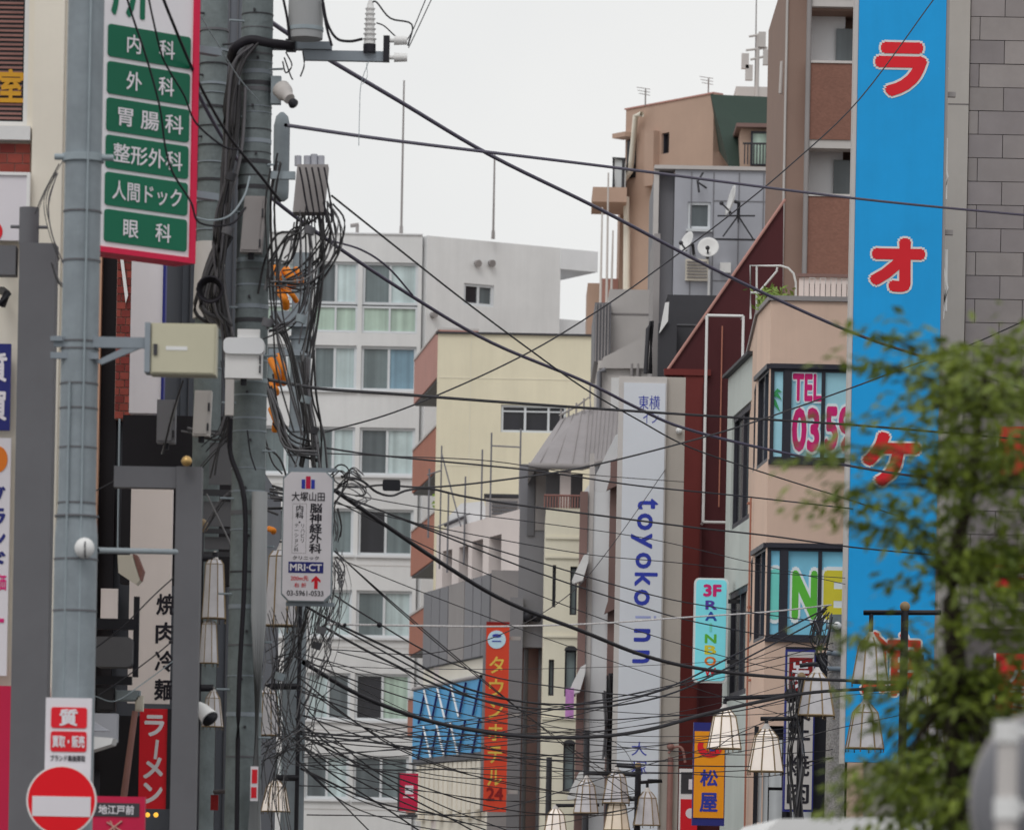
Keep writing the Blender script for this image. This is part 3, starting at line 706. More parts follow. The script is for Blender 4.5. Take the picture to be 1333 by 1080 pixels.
# ================================================================== charcoal annex and dark red building
W = front(108.0)
cx_ = lambda px, py=440: W.hit(px, py)[0]; cz_ = lambda px, py: W.hit(px, py)[1]
ch = building('charcoal_annex', 'charcoal box building wedged behind the dark red gable', W, cx_(868), cx_(945), cz_(900, 384), 5, 'charcoal', [], .1)
mk('grey_wall', MB().wbox(W, (cx_(850), cx_(858), 0, cz_(850, 300)), -4, -.5), 'grey_mid', ch)
mk('low_wall', MB().wbox(W, (cx_(856), cx_(880), 0, cz_(862, 424)), .05, .5), 'charcoal', ch)
mk('seam', MB().wbox(W, (cx_(868), cx_(945), cz_(900, 424), cz_(900, 422)), .002, .03), 'grey_dark', ch)
mk('stair_rail', MB().poly(W, [(cx_(857), cz_(857, 438)), (cx_(868), cz_(868, 422)), (cx_(869), cz_(869, 397)), (cx_(864), cz_(864, 398))], .52, .6), 'white_metal', ch)
mk('stair_frame', MB().tube([W.pt(cx_(840, 485), cz_(840, 488), .3), W.pt(cx_(843, 440), cz_(843, 430), .3), W.pt(cx_(848, 420), cz_(848, 420), .3), W.pt(cx_(846, 480), cz_(846, 488), .3)], .06), 'charcoal', ch)
W = front(100.0)
dx = lambda px, py=700: W.hit(px, py)[0]; dz_ = lambda px, py: W.hit(px, py)[1]
red = thing('dark_red_building', 'dark red building with steep slanted gable edge', 'building', W.pt(dx(940), 0, -3))
gab = [(dx(862), 0), (dx(1020), 0), (W.hit(1020, 263)[0], dz_(1020, 263)), (W.hit(866, 487)[0], dz_(866, 487))]
mk('wall', MB().poly(W, gab, -5, 0), 'maroon', red)
mk('slope_trim', MB().tube([W.pt(*W.hit(866, 486), .05), W.pt(*W.hit(1022, 260), .05)], .035, 6), 'pink_panel', red)
mk('lit_strip', MB().wbox(W, (dx(886), dx(912), 0, dz_(890, 488)), .003, .12), 'maroon_light', red)  # lit part of the wall, its light put into a paler maroon
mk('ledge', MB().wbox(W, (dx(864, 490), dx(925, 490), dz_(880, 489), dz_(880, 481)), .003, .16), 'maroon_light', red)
mk('rust_pipe', MB().tube([W.pt(W.hit(940, 425)[0], W.hit(940, 425)[1], .1), W.pt(W.hit(940, 425)[0], dz_(936, 660), .1)], .016), 'terracotta', red)
for px in (912, 958): mk('edge_batten', MB().wbox(W, (dx(px) - .02, dx(px) + .02, 0, dz_(px, 500)), .125, .15), 'maroon', red)
fr = W.rect(916, 416, 963, 683)
q = MB()
cs = [(fr[0], fr[2]), (fr[1], fr[2]), (fr[1], fr[3]), (fr[0], fr[3])]
for i in range(4): q.tube([W.pt(*cs[i], .7), W.pt(*cs[(i + 1) % 4], .7)], .03, 8)
for c in cs: q.tube([W.pt(*c, .7), W.pt(*c, 0.12)], .03, 6)
one('sign_frame', q, 'white_metal', 'empty white pipe sign frame in front of the dark red wall', 'frame')
# ================================================================== teal grey narrow building
TG = WP(944, 96, 976, 91.5, 700)
W = TG
th = [(.9, W.L - .1, W.hit(962, 683)[1], W.hit(962, 535)[1]), (.9, W.L - .1, W.hit(962, 905)[1], W.hit(962, 765)[1])]
tg = building('narrow_grey_building', 'narrow pale grey building squeezed left of the peach building', W, 0, W.L + .3, W.hit(960, 481)[1], 4, 'teal_grey', th, .3)
for w in th: window(tg, W, inset(w, .003), ['pane_black', 'pane_dark'], 'frame_dark', .1, .12)
mk('roof_edge', MB().wbox(W, (-.05, W.L, W.hit(960, 481)[1] + .003, W.hit(960, 477)[1]), -.3, .12), 'charcoal', tg)
# ================================================================== peach corner building
zp = front(86).hit(1050, 392)[1]
A0 = P(968, 700, 96); A1 = P(981, 700, 88.3); A2 = P(998, 700, 86); A3 = P(1130, 700, 86)
a2 = [Vector((v.x, v.y)) for v in (A0, A1, A2, A3)]
pe = thing('peach_building', 'peach rendered corner building with chamfered corner and lettered windows', 'building', ((A1.x + A3.x) / 2, 89, 0))
W1 = Wall(a2[2], a2[3]); WC = Wall(a2[1], a2[2]); WS = Wall(a2[0], a2[1])
z3 = (W1.hit(1050, 600)[1], W1.hit(1050, 479)[1]); z2 = (W1.hit(1050, 831)[1], W1.hit(1050, 712)[1])
s_r = W1.hit(1112, 540)[0]
hl1 = [(.0, s_r, *z3), (.0, s_r, *z2), (0, s_r, 0.3, W1.hit(1050, 945)[1])]
mk('front_wall', MB().sheet(W1, (0, W1.L, 0, zp), hl1, .14, .3), 'peach_wall', pe)
hlc = [(.3, WC.L - .12, *z3), (.3, WC.L - .12, *z2)]
mk('corner_wall', MB().sheet(WC, (0, WC.L, 0, zp), hlc, .1, .02), 'peach_wall', pe)
hls = [(WS.L - 1.6, WS.L - .25, z3[0] + .1, z3[1]), (WS.L - 1.6, WS.L - .25, z2[0] + .1, z2[1])]
mk('side_wall', MB().sheet(WS, (0, WS.L, 0, zp), hls, .1, .02), 'peach_wall', pe)
bi = [a2[0] + Vector((.25, 0)), a2[1] + Vector((.25, .15)), a2[2] + Vector((.08, .3)), a2[3] + Vector((0, .3)), a2[3] + Vector((0, 10)), a2[0] + Vector((.25, 1))]
mk('body', MB().prism([(v.x, v.y) for v in bi], 0, zp - .5), 'peach_wall', pe)
for Wq in (W1, WC, WS): mk('coping', MB().wbox(Wq, (-.03, Wq.L + .03, zp + .002, zp + .09), -.3, .05), 'grey_mid', pe)
mat('film_cyan', (172, 224, 240), 0.35, 0.06, 0.8, emit=0.10); mat('film_blue', (140, 214, 242), 0.35, 0.08, 0.8, emit=0.10)  # faint glow added to brighten the window film
mat('palm_green', (60, 150, 90), 0.5, 0.05, 2); mat('magenta', (196, 36, 110), 0.5, 0.05, 2); mat('lime', (92, 178, 62), 0.5, 0.04, 2)
mat('sign_yellow', (206, 196, 60), 0.5, 0.04, 2); mat('sign_teal', (110, 200, 190), 0.5, 0.04, 2)
mat('film_white', (222, 230, 234), 0.4, 0.03, 1, emit=0.14)  # letter outlines also given an added glow to look whiter
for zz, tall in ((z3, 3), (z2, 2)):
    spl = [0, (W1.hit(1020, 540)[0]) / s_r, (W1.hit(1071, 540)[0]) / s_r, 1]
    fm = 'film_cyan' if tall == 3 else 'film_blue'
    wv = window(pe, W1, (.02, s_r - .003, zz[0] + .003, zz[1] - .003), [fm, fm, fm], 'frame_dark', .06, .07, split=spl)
    s_m = W1.hit(1025, 540)[0]
    mk('mullion', MB().wbox(W1, (s_m - .07, s_m + .07, zz[0] + .02, zz[1] - .02), -.05, .02), 'frame_dark', wv)
    mk('head', MB().wbox(W1, (0.0, s_r, zz[1] - .02, zz[1] + .07), .002, .06), 'frame_dark', wv)
    mk('sill', MB().wbox(W1, (0.0, s_r, zz[0] - .07, zz[0] + .02), .002, .06), 'frame_dark', wv)
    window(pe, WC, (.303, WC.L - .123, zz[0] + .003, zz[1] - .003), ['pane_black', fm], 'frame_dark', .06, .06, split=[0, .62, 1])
    mk('head', MB().wbox(WC, (0, WC.L, zz[1] - .02, zz[1] + .07), .002, .06), 'frame_dark', wv)
for h in hls: window(pe, WS, inset(h, .003), ['pane_black', 'pane_dark'], 'frame_dark', .06, .07)
dW = -.004
mk_r = lambda x0, y0, x1, y1: W1.rect(x0, y0, x1, y1)
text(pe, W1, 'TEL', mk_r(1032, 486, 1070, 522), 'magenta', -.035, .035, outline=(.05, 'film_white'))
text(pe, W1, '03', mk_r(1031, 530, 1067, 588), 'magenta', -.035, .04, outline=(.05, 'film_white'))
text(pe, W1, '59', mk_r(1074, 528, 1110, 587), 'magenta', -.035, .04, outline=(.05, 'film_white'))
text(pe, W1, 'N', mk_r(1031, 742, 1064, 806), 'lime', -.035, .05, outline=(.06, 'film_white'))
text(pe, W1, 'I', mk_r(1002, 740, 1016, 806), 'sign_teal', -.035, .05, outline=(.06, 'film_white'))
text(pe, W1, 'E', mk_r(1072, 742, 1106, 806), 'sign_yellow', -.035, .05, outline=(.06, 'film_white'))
q = MB()
for pts in ([(1004, 515), (1012, 505), (1018, 510), (1012, 510)], [(1004, 516), (1012, 510), (1018, 520), (1011, 516)], [(1004, 516), (1010, 520), (1016, 536), (1008, 527)]):
    q.poly(W1, [W1.hit(*p) for p in pts], -.04, -.035)
mk('palm_print', q, 'palm_green', pe)
# thin pipe down the side
sdp = WC.hit(979, 780)[0]; mk('downpipe', MB().tube([WC.pt(sdp, .5, .06), WC.pt(sdp, z3[0] - .5, .06)], .018), 'terracotta', pe)
for y in (655, 790, 885): s, z = WC.hit(977, y); mk('pipe_clip', MB().wbox(WC, (s - .08, s + .12, z - .02, z + .02), .002, .06), 'terracotta', pe)
# ground floor shopfront
shop = mk('shopfront', MB().wbox(W1, (0.02, s_r + .3, .3, W1.hit(1050, 946)[1]), -.16, -.1), 'dark_interior', pe)
for x0, x1, y0, y1 in ((987, 1000, 962, 1070), (1001, 1018, 1028, 1075), (1001, 1018, 962, 1024), (1064, 1076, 953, 1012), (1064, 1076, 1034, 1075), (1030, 1060, 1050, 1075)):
    mk('pane', MB().wbox(W1, W1.rect(x0, y0, x1, y1), -.098, -.05), 'pane_white', shop)
for px in (984, 1022, 1062, 1080): s = W1.hit(px, 1000)[0]; mk('post', MB().wbox(W1, (s - .04, s + .04, .3, W1.hit(1050, 946)[1]), -.05, .03), 'black_metal', shop)
# roof terrace
zr = zp
q = MB()
for pts in ([(977, 415), (977, 346), (1016, 346), (1026, 349), (1033, 356), (1036, 368), (1036, 392)], [(977, 381), (995, 381)], [(990, 378), (1012, 352)], [(985, 346), (985, 412)], [(1012, 348), (1011, 352)]):
    q.tube([P(x, y, 88.5) for x, y in pts], .023, 6)
one('terrace_gate', q, 'white_metal', 'white pipe gate frame on the peach building roof terrace', 'gate')
pl = thing('terrace_plant', 'bushy green plant on the peach roof terrace', 'plant', P(1005, 400, 88))
q = MB()
for k in range(260):
    c = P(random.gauss(1008, 11), random.triangular(372, 404, 396), 88 + random.uniform(-.6, .6))
    e = Vector((random.uniform(-1, 1), random.uniform(-1, 1), random.uniform(-.6, 1))).normalized() * .09
    f_ = e.orthogonal().normalized() * .03
    q.add([c - e, c + f_, c + e, c - f_], [(0, 1, 2, 3)])
mk('foliage', q, 'leaf_plant', pl)
q = MB()
for k in range(7): a = P(1000 + k * 3, 403, 88); q.tube([a, a + Vector((random.uniform(-.1, .1), 0, .3))], .012, 5)
mk('stem', q, 'rail_brown', pl)
tf = thing('terrace_fence', 'low pale board fence on the peach roof terrace', 'fence', P(1075, 392, 90))
wf = front(90)
for k in range(10): mk('board', MB().wbox(wf, wf.rect(1040 + k * 7, 362 - (k % 2), 1046 + k * 7, 396), -.03, .0), 'pinkish' if False else 'pink_white', tf)
mk('top_rail', MB().wbox(wf, wf.rect(1038, 357, 1112, 361), -.05, .05), 'brown_strip', tf)
# ================================================================== brown apartment tower behind
W = front(109.0)
bx_ = lambda px, py=200: W.hit(px, py)[0]; bz_ = lambda px, py: W.hit(px, py)[1]
rec = [(bx_(1048), bx_(1130), bz_(1080, 85), bz_(1080, 14)), (bx_(1048), bx_(1130), bz_(1080, 258), bz_(1080, 186)), (bx_(1048), bx_(1130), bz_(1080, 430), bz_(1080, 361))]
br = building('brown_apartments', 'brown tiled apartment tower with recessed balconies behind the blue sign', W, bx_(1020), bx_(1140), bz_(1080, -40), 8, 'brown_wall', rec, 1.1)
for i, (y0, y1) in enumerate(((-40, 0), (85, 184), (258, 360))):
    b = mk('balcony_front', MB().wbox(W, (bx_(1050), bx_(1138), bz_(1080, y1), bz_(1080, y0)), .003, .25), 'tile_brown', br)
    mk('coping', MB().wbox(W, (bx_(1050), bx_(1138), bz_(1080, y0) + .002, bz_(1080, y0) + .06), -.05, .28), 'grey_pale', b)
    mk('slab', MB().wbox(W, (bx_(1047), bx_(1138), bz_(1080, y1) - .2, bz_(1080, y1) - .003), -.3, .22), 'grey_pale', b)
    mk('back_wall', MB().wbox(W, (bx_(1049), bx_(1100), rec[i][2], rec[i][3]), -1.15, -.75), 'white_plain', br)
    mk('door', MB().wbox(W, (bx_(1088), bx_(1138), rec[i][2], rec[i][3] - .3), -.74, -.66), 'pane_dark', br)
mk('edge_pipe', MB().tube([W.pt(bx_(1049), 0, .3), W.pt(bx_(1049), bz_(1049, -40), .3)], .06), 'grey_mid', br)
mk('edge_trim', MB().tube([W.pt(bx_(1021), 0, .05), W.pt(bx_(1021), bz_(1021, -40), .05)], .03), 'grey_pale', br)
q = MB()
for k in range(6): q.tube([P(1019 + (k % 2) * 3, 85 + 6 * k, 110), P(1017 + (k % 2) * 4, 118, 110)], .03)
q.tube([P(1018, 80, 110), P(1016, 122, 110)], .05)
one('ladder_top', q, 'grey_pale', 'top of a pale steel ladder beside the brown tower', 'ladder')
# ================================================================== stone clad building on the right
KY = 80.0
W = front(KY)
kx = lambda px, py=200: W.hit(px, py)[0]; kz = lambda px, py: W.hit(px, py)[1]
st = thing('stone_building', 'grey stone clad building with block joints at right', 'building', W.pt(kx(1400), 0, -4))
mk('core', MB().wbox(W, (kx(1226), kx(1640), 0, kz(1290, -130)), -4, -.06), 'stone_joint', st)
mk('pilaster', MB().wbox(W, (kx(1232), kx(1259), 0, kz(1290, -130)), -.05, .1), 'pilaster_beige', st)
for y in (137, 470): mk('pilaster_joint', MB().wbox(W, (kx(1232), kx(1259), kz(1245, y) - .01, kz(1245, y) + .01), .1005, .104), 'stone_joint', st)
rowh = M_(30.6, KY); z_start = kz(1290, 145)
bw = M_(62, KY); s_base = kx(1260)
def blk(s0, s1, z0, z1, k): 
    j = random.uniform(-.006, .006)
    mk('stone_block', MB().wbox(W, (s0 + .006, s1 - .006, z0 + .006, z1 - .006), -.055, .03 + j), ['stone', 'stone_b', 'stone_c'][k % 3], st)
mat('stone_b', (137, 130, 128), 0.85, 0.07, 2.4, 0.1); mat('stone_c', (131, 124, 124), 0.85, 0.07, 1.8, 0.1)
zb = z_start - rowh * 22; row = 0
while zb < kz(1290, -40):
    off = 0.2 if row % 2 else 0.72
    s = s_base; e = s + bw * off; 
    while s < s_base + M_(150, KY):
        blk(s, e, zb, zb + rowh, random.randrange(9)); s = e; e = s + bw
    zb += rowh; row += 1
mk('upper_cladding', MB().wbox(W, (s_base + M_(240, KY), kx(1640), 0, kz(1290, -130)), -.05, .02), 'stone', st)
# ================================================================== big blue karaoke sign
mat('karaoke_blue', (22, 146, 210), 0.5, 0.05, 0.8, 0.12)
W = front(76.0)
R = W.rect
t = thing('vertical_sign', 'tall blue sign with red white-outlined katakana', 'sign', W.pt(*W.hit(1160, 995), 0))
s0, s1 = W.hit(1109.5, 480)[0], W.hit(1223, 480)[0]
zb, zt = W.hit(1155, 992)[1], W.hit(1168, -60)[1]
mk('face', MB().wbox(W, (s0, s1, zb, zt), -.35, 0), 'karaoke_blue', t)
mk('side_frame', MB().wbox(W, (s0 - .07, s0 - .004, zb - .03, zt), -.4, -.02), 'grey_pale', t)
mk('side_frame', MB().wbox(W, (s1 + .004, s1 + .05, zb - .03, zt), -.4, -.02), 'grey_mid', t)
for y in (120, 300, 520, 700, 870):
    z = W.hit(1228, y)[1]
    mk('bracket', MB().wbox(W, (s1 + .05, s1 + .2, z - .04, z + .04), -.3, -.2), 'grey_mid', t)
def kc(ch, r, b=.055, o=.035): text(t, W, ch, R(*r), 'sign_red', .012, b, outline=(o, 'white_metal'))
kc('カ', (1134, -185, 1212, -110)); kc('ラ', (1139, 55, 1207, 126)); kc('オ', (1132, 310, 1204, 380)); kc('ケ', (1122, 562, 1198, 633)); kc('館', (1118, 822, 1198, 905), .02, .03)
for y in (60, 200, 345):
    q = MB().tube([P(1226, y, 76.3), P(1232, y + 30, 76.3), P(1226, y + 70, 76.3)], .04).cyl(P(1230, y - 20, 76.5), P(1229, y + 60, 76.5), .05)
    one('conduit_bend', q, 'white_metal', {60: 'topmost', 200: 'middle', 345: 'lowest'}[y] + ' white conduit bend in the gap right of the blue sign', 'conduit', 'conduits right of the blue sign')
# twin poster behind the tree
for x0, x1, y0, y1, s in ((1296, 1345, 850, 940, 'ハラミ'), (1290, 1345, 735, 765, ''), (1300, 1345, 555, 620, '')):
    w = front(79.75); r = w.rect(x0, y0, x1, y1)
    b = thing('shop_sign', {850: 'red sign with white lettering behind the tree trunk, above the mirror', 735: 'narrow red sign strip behind the tree', 555: 'upper red sign half hidden by the tree'}[y0], 'sign', w.pt((r[0] + r[1]) / 2, r[2], 0))
    mk('board', MB().wbox(w, r, -.12, 0), 'sign_red', b)
    mk('edge', MB().wbox(w, (r[0] - .04, r[0] - .002, r[2], r[3]), -.13, .02), 'white_metal', b)
    if s: text(b, w, s, sub(r, .3, .2, .95, .95), 'sign_white', .004, .03, stack=True)
    elif y0 == 735: text(b, w, '炭火焼', sub(r, .05, .1, .8, .55), 'sign_white', .004, .03)
# ================================================================== tall white inn sign
mat('inn_white', (202, 206, 214), 0.4, 0.02, 0.7, 0.04); mat('inn_blue', (44, 56, 150), 0.5, 0.03, 1.0)
W = front(97.0); R = W.rect
t = thing('vertical_sign', 'tall pale sign with blue letters turned to read downwards', 'sign', W.pt(*W.hit(838, 1100), 0))
s0, s1 = W.hit(807.5, 750)[0], W.hit(863, 750)[0]; zt = W.hit(840, 490)[1]; zb = 2.2
mk('box', MB().wbox(W, (s0 - .1, s1 + .01, zb, zt), -.45, 0), 'grey_pale', t)
mk('face', MB().wbox(W, (s0, s1 - .02, zb + .05, zt - .14), .002, .03), 'inn_white', t)
mk('pier', MB().wbox(W, (s1 + .015, W.hit(888, 750)[0], 0, zt + .01), -.8, -.12), 'pilaster_beige', t)
for ch, x0, y0, x1, y1 in (('t', 830, 649, 857, 663), ('o', 829, 668, 850, 690), ('y', 821, 694, 849, 714), ('o', 827, 719, 848, 740), ('k', 826, 745, 856, 763), ('o', 825, 767, 846, 788), ('n', 825, 818, 847, 835), ('n', 823, 846, 846, 863)):
    text(t, W, ch, R(x0, y0, x1, y1), 'inn_blue', .034, .022, down=True)
mk('lettering', MB().wbox(W, R(827, 801.5, 847, 804.5), .032, .034).wbox(W, R(851, 801.5, 854, 804.5), .032, .034), ('faded_blue', (140, 148, 190), .5, .1, 3), t)
text(t, W, '東横', R(831, 515, 859, 533), 'inn_blue', .034, -.004)
text(t, W, 'イン', R(837, 536, 857, 551), 'inn_blue', .034, -.004)
text(t, W, '大', R(822, 965, 842, 983), 'inn_blue', .034, -.004); text(t, W, '塚', R(822, 990, 842, 1008), 'inn_blue', .034, -.004)
s, z = W.hit(884, 560); one('lamp_ball', MB().ball(W.pt(s, z, -.05), .07).cyl(W.pt(s, z, -.12), W.pt(s, z, -.05), .03), 'white_metal', 'small white ball light on the tall sign pier', 'light')
# ================================================================== orange hotel sign
mat('hotel_orange', (188, 62, 40), 0.5, 0.04, 1.0, 0.05); mat('gold', (196, 166, 74), 0.5, 0.05, 2); mat('dark_red', (120, 24, 26), 0.5, 0.05, 2); mat('pale_blue', (180, 208, 224), 0.5, 0.05, 2)
W = front(121.0); R = W.rect
t = thing('vertical_sign', 'orange-red vertical hotel sign with gold katakana', 'sign', W.pt(*W.hit(643, 1058), 0))
r = R(631, 812, 661, 1056)
mk('board', MB().wbox(W, r, -.3, 0), 'hotel_orange', t)
mk('side_frame', MB().wbox(W, (r[0] - .08, r[0] - .003, r[2], r[3]), -.32, -.02), 'grey_side', t)
mk('cap', MB().wbox(W, (r[0], r[1], r[3] + .002, r[3] + .06), -.3, .03), 'dark_red', t)
c = W.hit(646.5, 832); pts = [(c[0] + .24 * math.cos(a * math.pi / 10), c[1] + .24 * math.sin(a * math.pi / 10)) for a in range(20)]
mk('emblem', MB().poly(W, pts, .002, .02), 'pale_blue', t)
mk('emblem_mark', MB().poly(W, [(c[0] + .12 * math.cos(a * math.pi / 5), c[1] + .1 + .05 * math.sin(a * math.pi / 5)) for a in range(10)], .021, .03).wbox(W, (c[0] - .12, c[0] + .12, c[1] - .06, c[1] - .03), .021, .03), 'inn_blue', t)
for i, ch in enumerate('タウンホテル'):
    y = 853 + i * 29.2; text(t, W, ch, R(637 - i * .5, y + 1, 656 - i * .5, y + 23), 'gold', .006, .012)
text(t, W, '24', R(633, 1024, 655, 1042), 'dark_red', .006, .03)
for y in (830, 930, 1030): z = W.hit(660, y)[1]; mk('bracket', MB().wbox(W, (r[1] + .002, r[1] + .3, z - .05, z + .05), -.2, -.1), 'grey_mid', t)
# crimson hanging sign (its code square left out)
W = front(128.0); r = W.rect(520, 1006, 544, 1055)
t = thing('hanging_sign', 'small crimson sign hanging at the white apartment corner', 'sign', W.pt((r[0] + r[1]) / 2, r[2], 0))
mk('board', MB().wbox(W, r, -.15, 0), 'crimson', t)
mk('edge', MB().wbox(W, (r[0] - .05, r[0] - .002, r[2], r[3] + .03), -.16, .02), 'charcoal', t)
mk('print_line', MB().wbox(W, sub(r, .2, .62, .8, .65), .001, .005), 'sign_white', t)
mk('label_square', MB().wbox(W, sub(r, .3, .32, .75, .55), .001, .005), 'sign_white', t)
mk('arm', MB().wbox(W, (r[0], r[1], r[2] - .18, r[2] - .1), -.12, -.02), 'charcoal', t)
# ================================================================== cyan club sign
mat('cyan_lit', (120, 208, 220), 0.4, 0.04, 0.9, emit=0.22)
W = front(94.0); r = W.rect(903, 752, 947, 888)
t = thing('club_sign', 'rounded cyan sign with rainbow coloured letters', 'sign', W.pt((r[0] + r[1]) / 2, r[2], 0))
mk('case', MB().poly(W, rrect(r, .09), -.3, 0), 'white_metal', t)
mk('face', MB().poly(W, rrect(inset(r, .035), .08), .001, .015), 'cyan_lit', t)
text(t, W, '3F', sub(r, .26, .06, .80, .18), 'magenta', .02, .05, outline=(.04, 'white_metal'))
mat('violet', (84, 60, 160), 0.5, 0.05, 2); mat('indigo', (40, 70, 150), 0.5, 0.05, 2); mat('orange_ink', (220, 120, 40), 0.5, 0.05, 2)
for i, (ch, m) in enumerate(zip('RAINBOW', ('violet', 'indigo', 'sign_teal', 'lime', 'sign_yellow', 'orange_ink', 'sign_red'))):
    v0 = .215 + i * .107
    text(t, W, ch, sub(r, .46 if ch == 'I' else .33, v0, .54 if ch == 'I' else .68, v0 + .088), m, .02, .035)
mk('arm', MB().wbox(W, (r[1] + .002, r[1] + .5, r[3] - .5, r[3] - .42), -.2, -.12).wbox(W, (r[1] + .002, r[1] + .5, r[2] + .4, r[2] + .48), -.2, -.12), 'charcoal', t)
# ================================================================== orange beef-bowl sign
mat('amber', (232, 152, 32), 0.45, 0.03, 1.0, emit=0.05)
W = front(88.0); r = W.rect(902, 940, 944, 1074)
t = thing('shop_sign', 'orange shop sign with blue kanji and red bowl emblem', 'sign', W.pt((r[0] + r[1]) / 2, r[2], 0))
mk('case', MB().wbox(W, r, -.25, 0), 'navy', t)
mk('face', MB().wbox(W, sub(r, .03, .085, .97, .925), .001, .02), 'amber', t)
c = W.hit(924, 972)
ring = lambda R_, n=22, x=0, z=0: [(c[0] + x + R_ * math.cos(2 * math.pi * a / n), c[1] + z + R_ * math.sin(2 * math.pi * a / n)) for a in range(n)]
mk('emblem', MB().poly(W, [(c[0] + .24 * math.cos(a), c[1] + .2 * math.sin(a)) for a in [math.radians(150 + 12 * k) for k in range(21)]] + [(c[0] + .13 * math.cos(a), c[1] + .03 + .1 * math.sin(a)) for a in [math.radians(390 - 12 * k) for k in range(21)]], .022, .03), 'sign_red', t)
mk('emblem_dot', MB().poly(W, ring(.08, 12, .05, .0), .031, .036), 'inn_blue', t)
text(t, W, '松', sub(r, .22, .455, .78, .62), 'inn_blue', .024, .03, outline=(.02, 'sign_white')); text(t, W, '屋', sub(r, .22, .68, .78, .87), 'inn_blue', .024, .03, outline=(.02, 'sign_white'))
W = front(90.0); r = W.rect(884, 1000, 908, 1090)
t = thing('shop_sign', 'black, white and red sign left of the orange one', 'sign', W.pt((r[0] + r[1]) / 2, r[2], 0))
mk('case', MB().wbox(W, r, -.2, 0), 'white_metal', t)
mk('black_panel', MB().wbox(W, sub(r, .08, .05, 1, .36), .001, .01), 'charcoal', t)
mk('white_mark', MB().wbox(W, sub(r, .5, .15, .9, .3), .011, .016), 'sign_white', t)
mk('red_panel', MB().wbox(W, sub(r, .08, .44, 1, .98), .001, .01), 'sign_red', t)
c = W.hit(899, 1058); mk('white_disc', MB().poly(W, ring(.1, 14), .011, .016), 'sign_white', t)
# ================================================================== grilled meat sign, black frame
W = front(82.0); r = W.rect(1021, 845, 1060, 1056)
t = thing('restaurant_sign', 'grey sign with red head panel and black brush kanji', 'sign', W.pt((r[0] + r[1]) / 2, r[2], 0))
mk('case', MB().wbox(W, r, -.22, 0), 'navy', t)
mk('face', MB().wbox(W, sub(r, .06, .015, .95, .985), .001, .015), 'grey_pale', t)
mk('red_panel', MB().wbox(W, sub(r, .12, .05, .9, .26), .016, .022), 'dark_red', t)
text(t, W, '炭', sub(r, .2, .07, .8, .24), 'sign_white', .026, .02)
for i, ch in enumerate('火牛焼肉'): text(t, W, ch, sub(r, .12, .3 + i * .17, .86, .44 + i * .17), 'ink_black', .02, .02)
mk('hanger', MB().wbox(W, (r[0], r[1] + .8, r[3] + .002, r[3] + .05), -.15, -.05), 'black_metal', t)
r = W.rect(1058, 855, 1082, 880)
one('signboard_back', MB().wbox(W, (r[0] + .05, r[1], W.hit(1070, 1066)[1], W.hit(1070, 848)[1]), -.4, -.32).wbox(W, (r[0] + .05, r[0] + .1, W.hit(1070, 1066)[1], W.hit(1070, 848)[1]), -.31, -.25), 'black_metal', 'black frame board right of the brush kanji sign', 'board')
# concrete utility pole at the peach building
W = front(79.0)
pc = P(1087, 1000, 79)
t = thing('utility_pole', 'speckled concrete pole between the peach building and blue sign', 'pole', (pc.x, pc.y, 0))
ztop = P(1092, 800, 79).z
mat('checker_wrap', (140, 136, 134), 0.8, 0.3, 30.0)
mk('shaft', MB().cyl((pc.x, pc.y, 0), (pc.x, pc.y, ztop), .17, .15, 18), 'concrete_pole', t)
mk('wrap', MB().cyl((pc.x, pc.y, 1.2), (pc.x, pc.y, ztop - .3), .175, .158, 18), 'checker_wrap', t)
for y in (815, 850, 870): a = P(1095, y, 78.8); mk('clamp', MB().cyl(a - Vector((.25, 0, 0)), a + Vector((.1, 0, 0)), .04), 'steel', t)
mk('ball', MB().ball(P(1090, 814, 78.75), .07), 'white_metal', t)
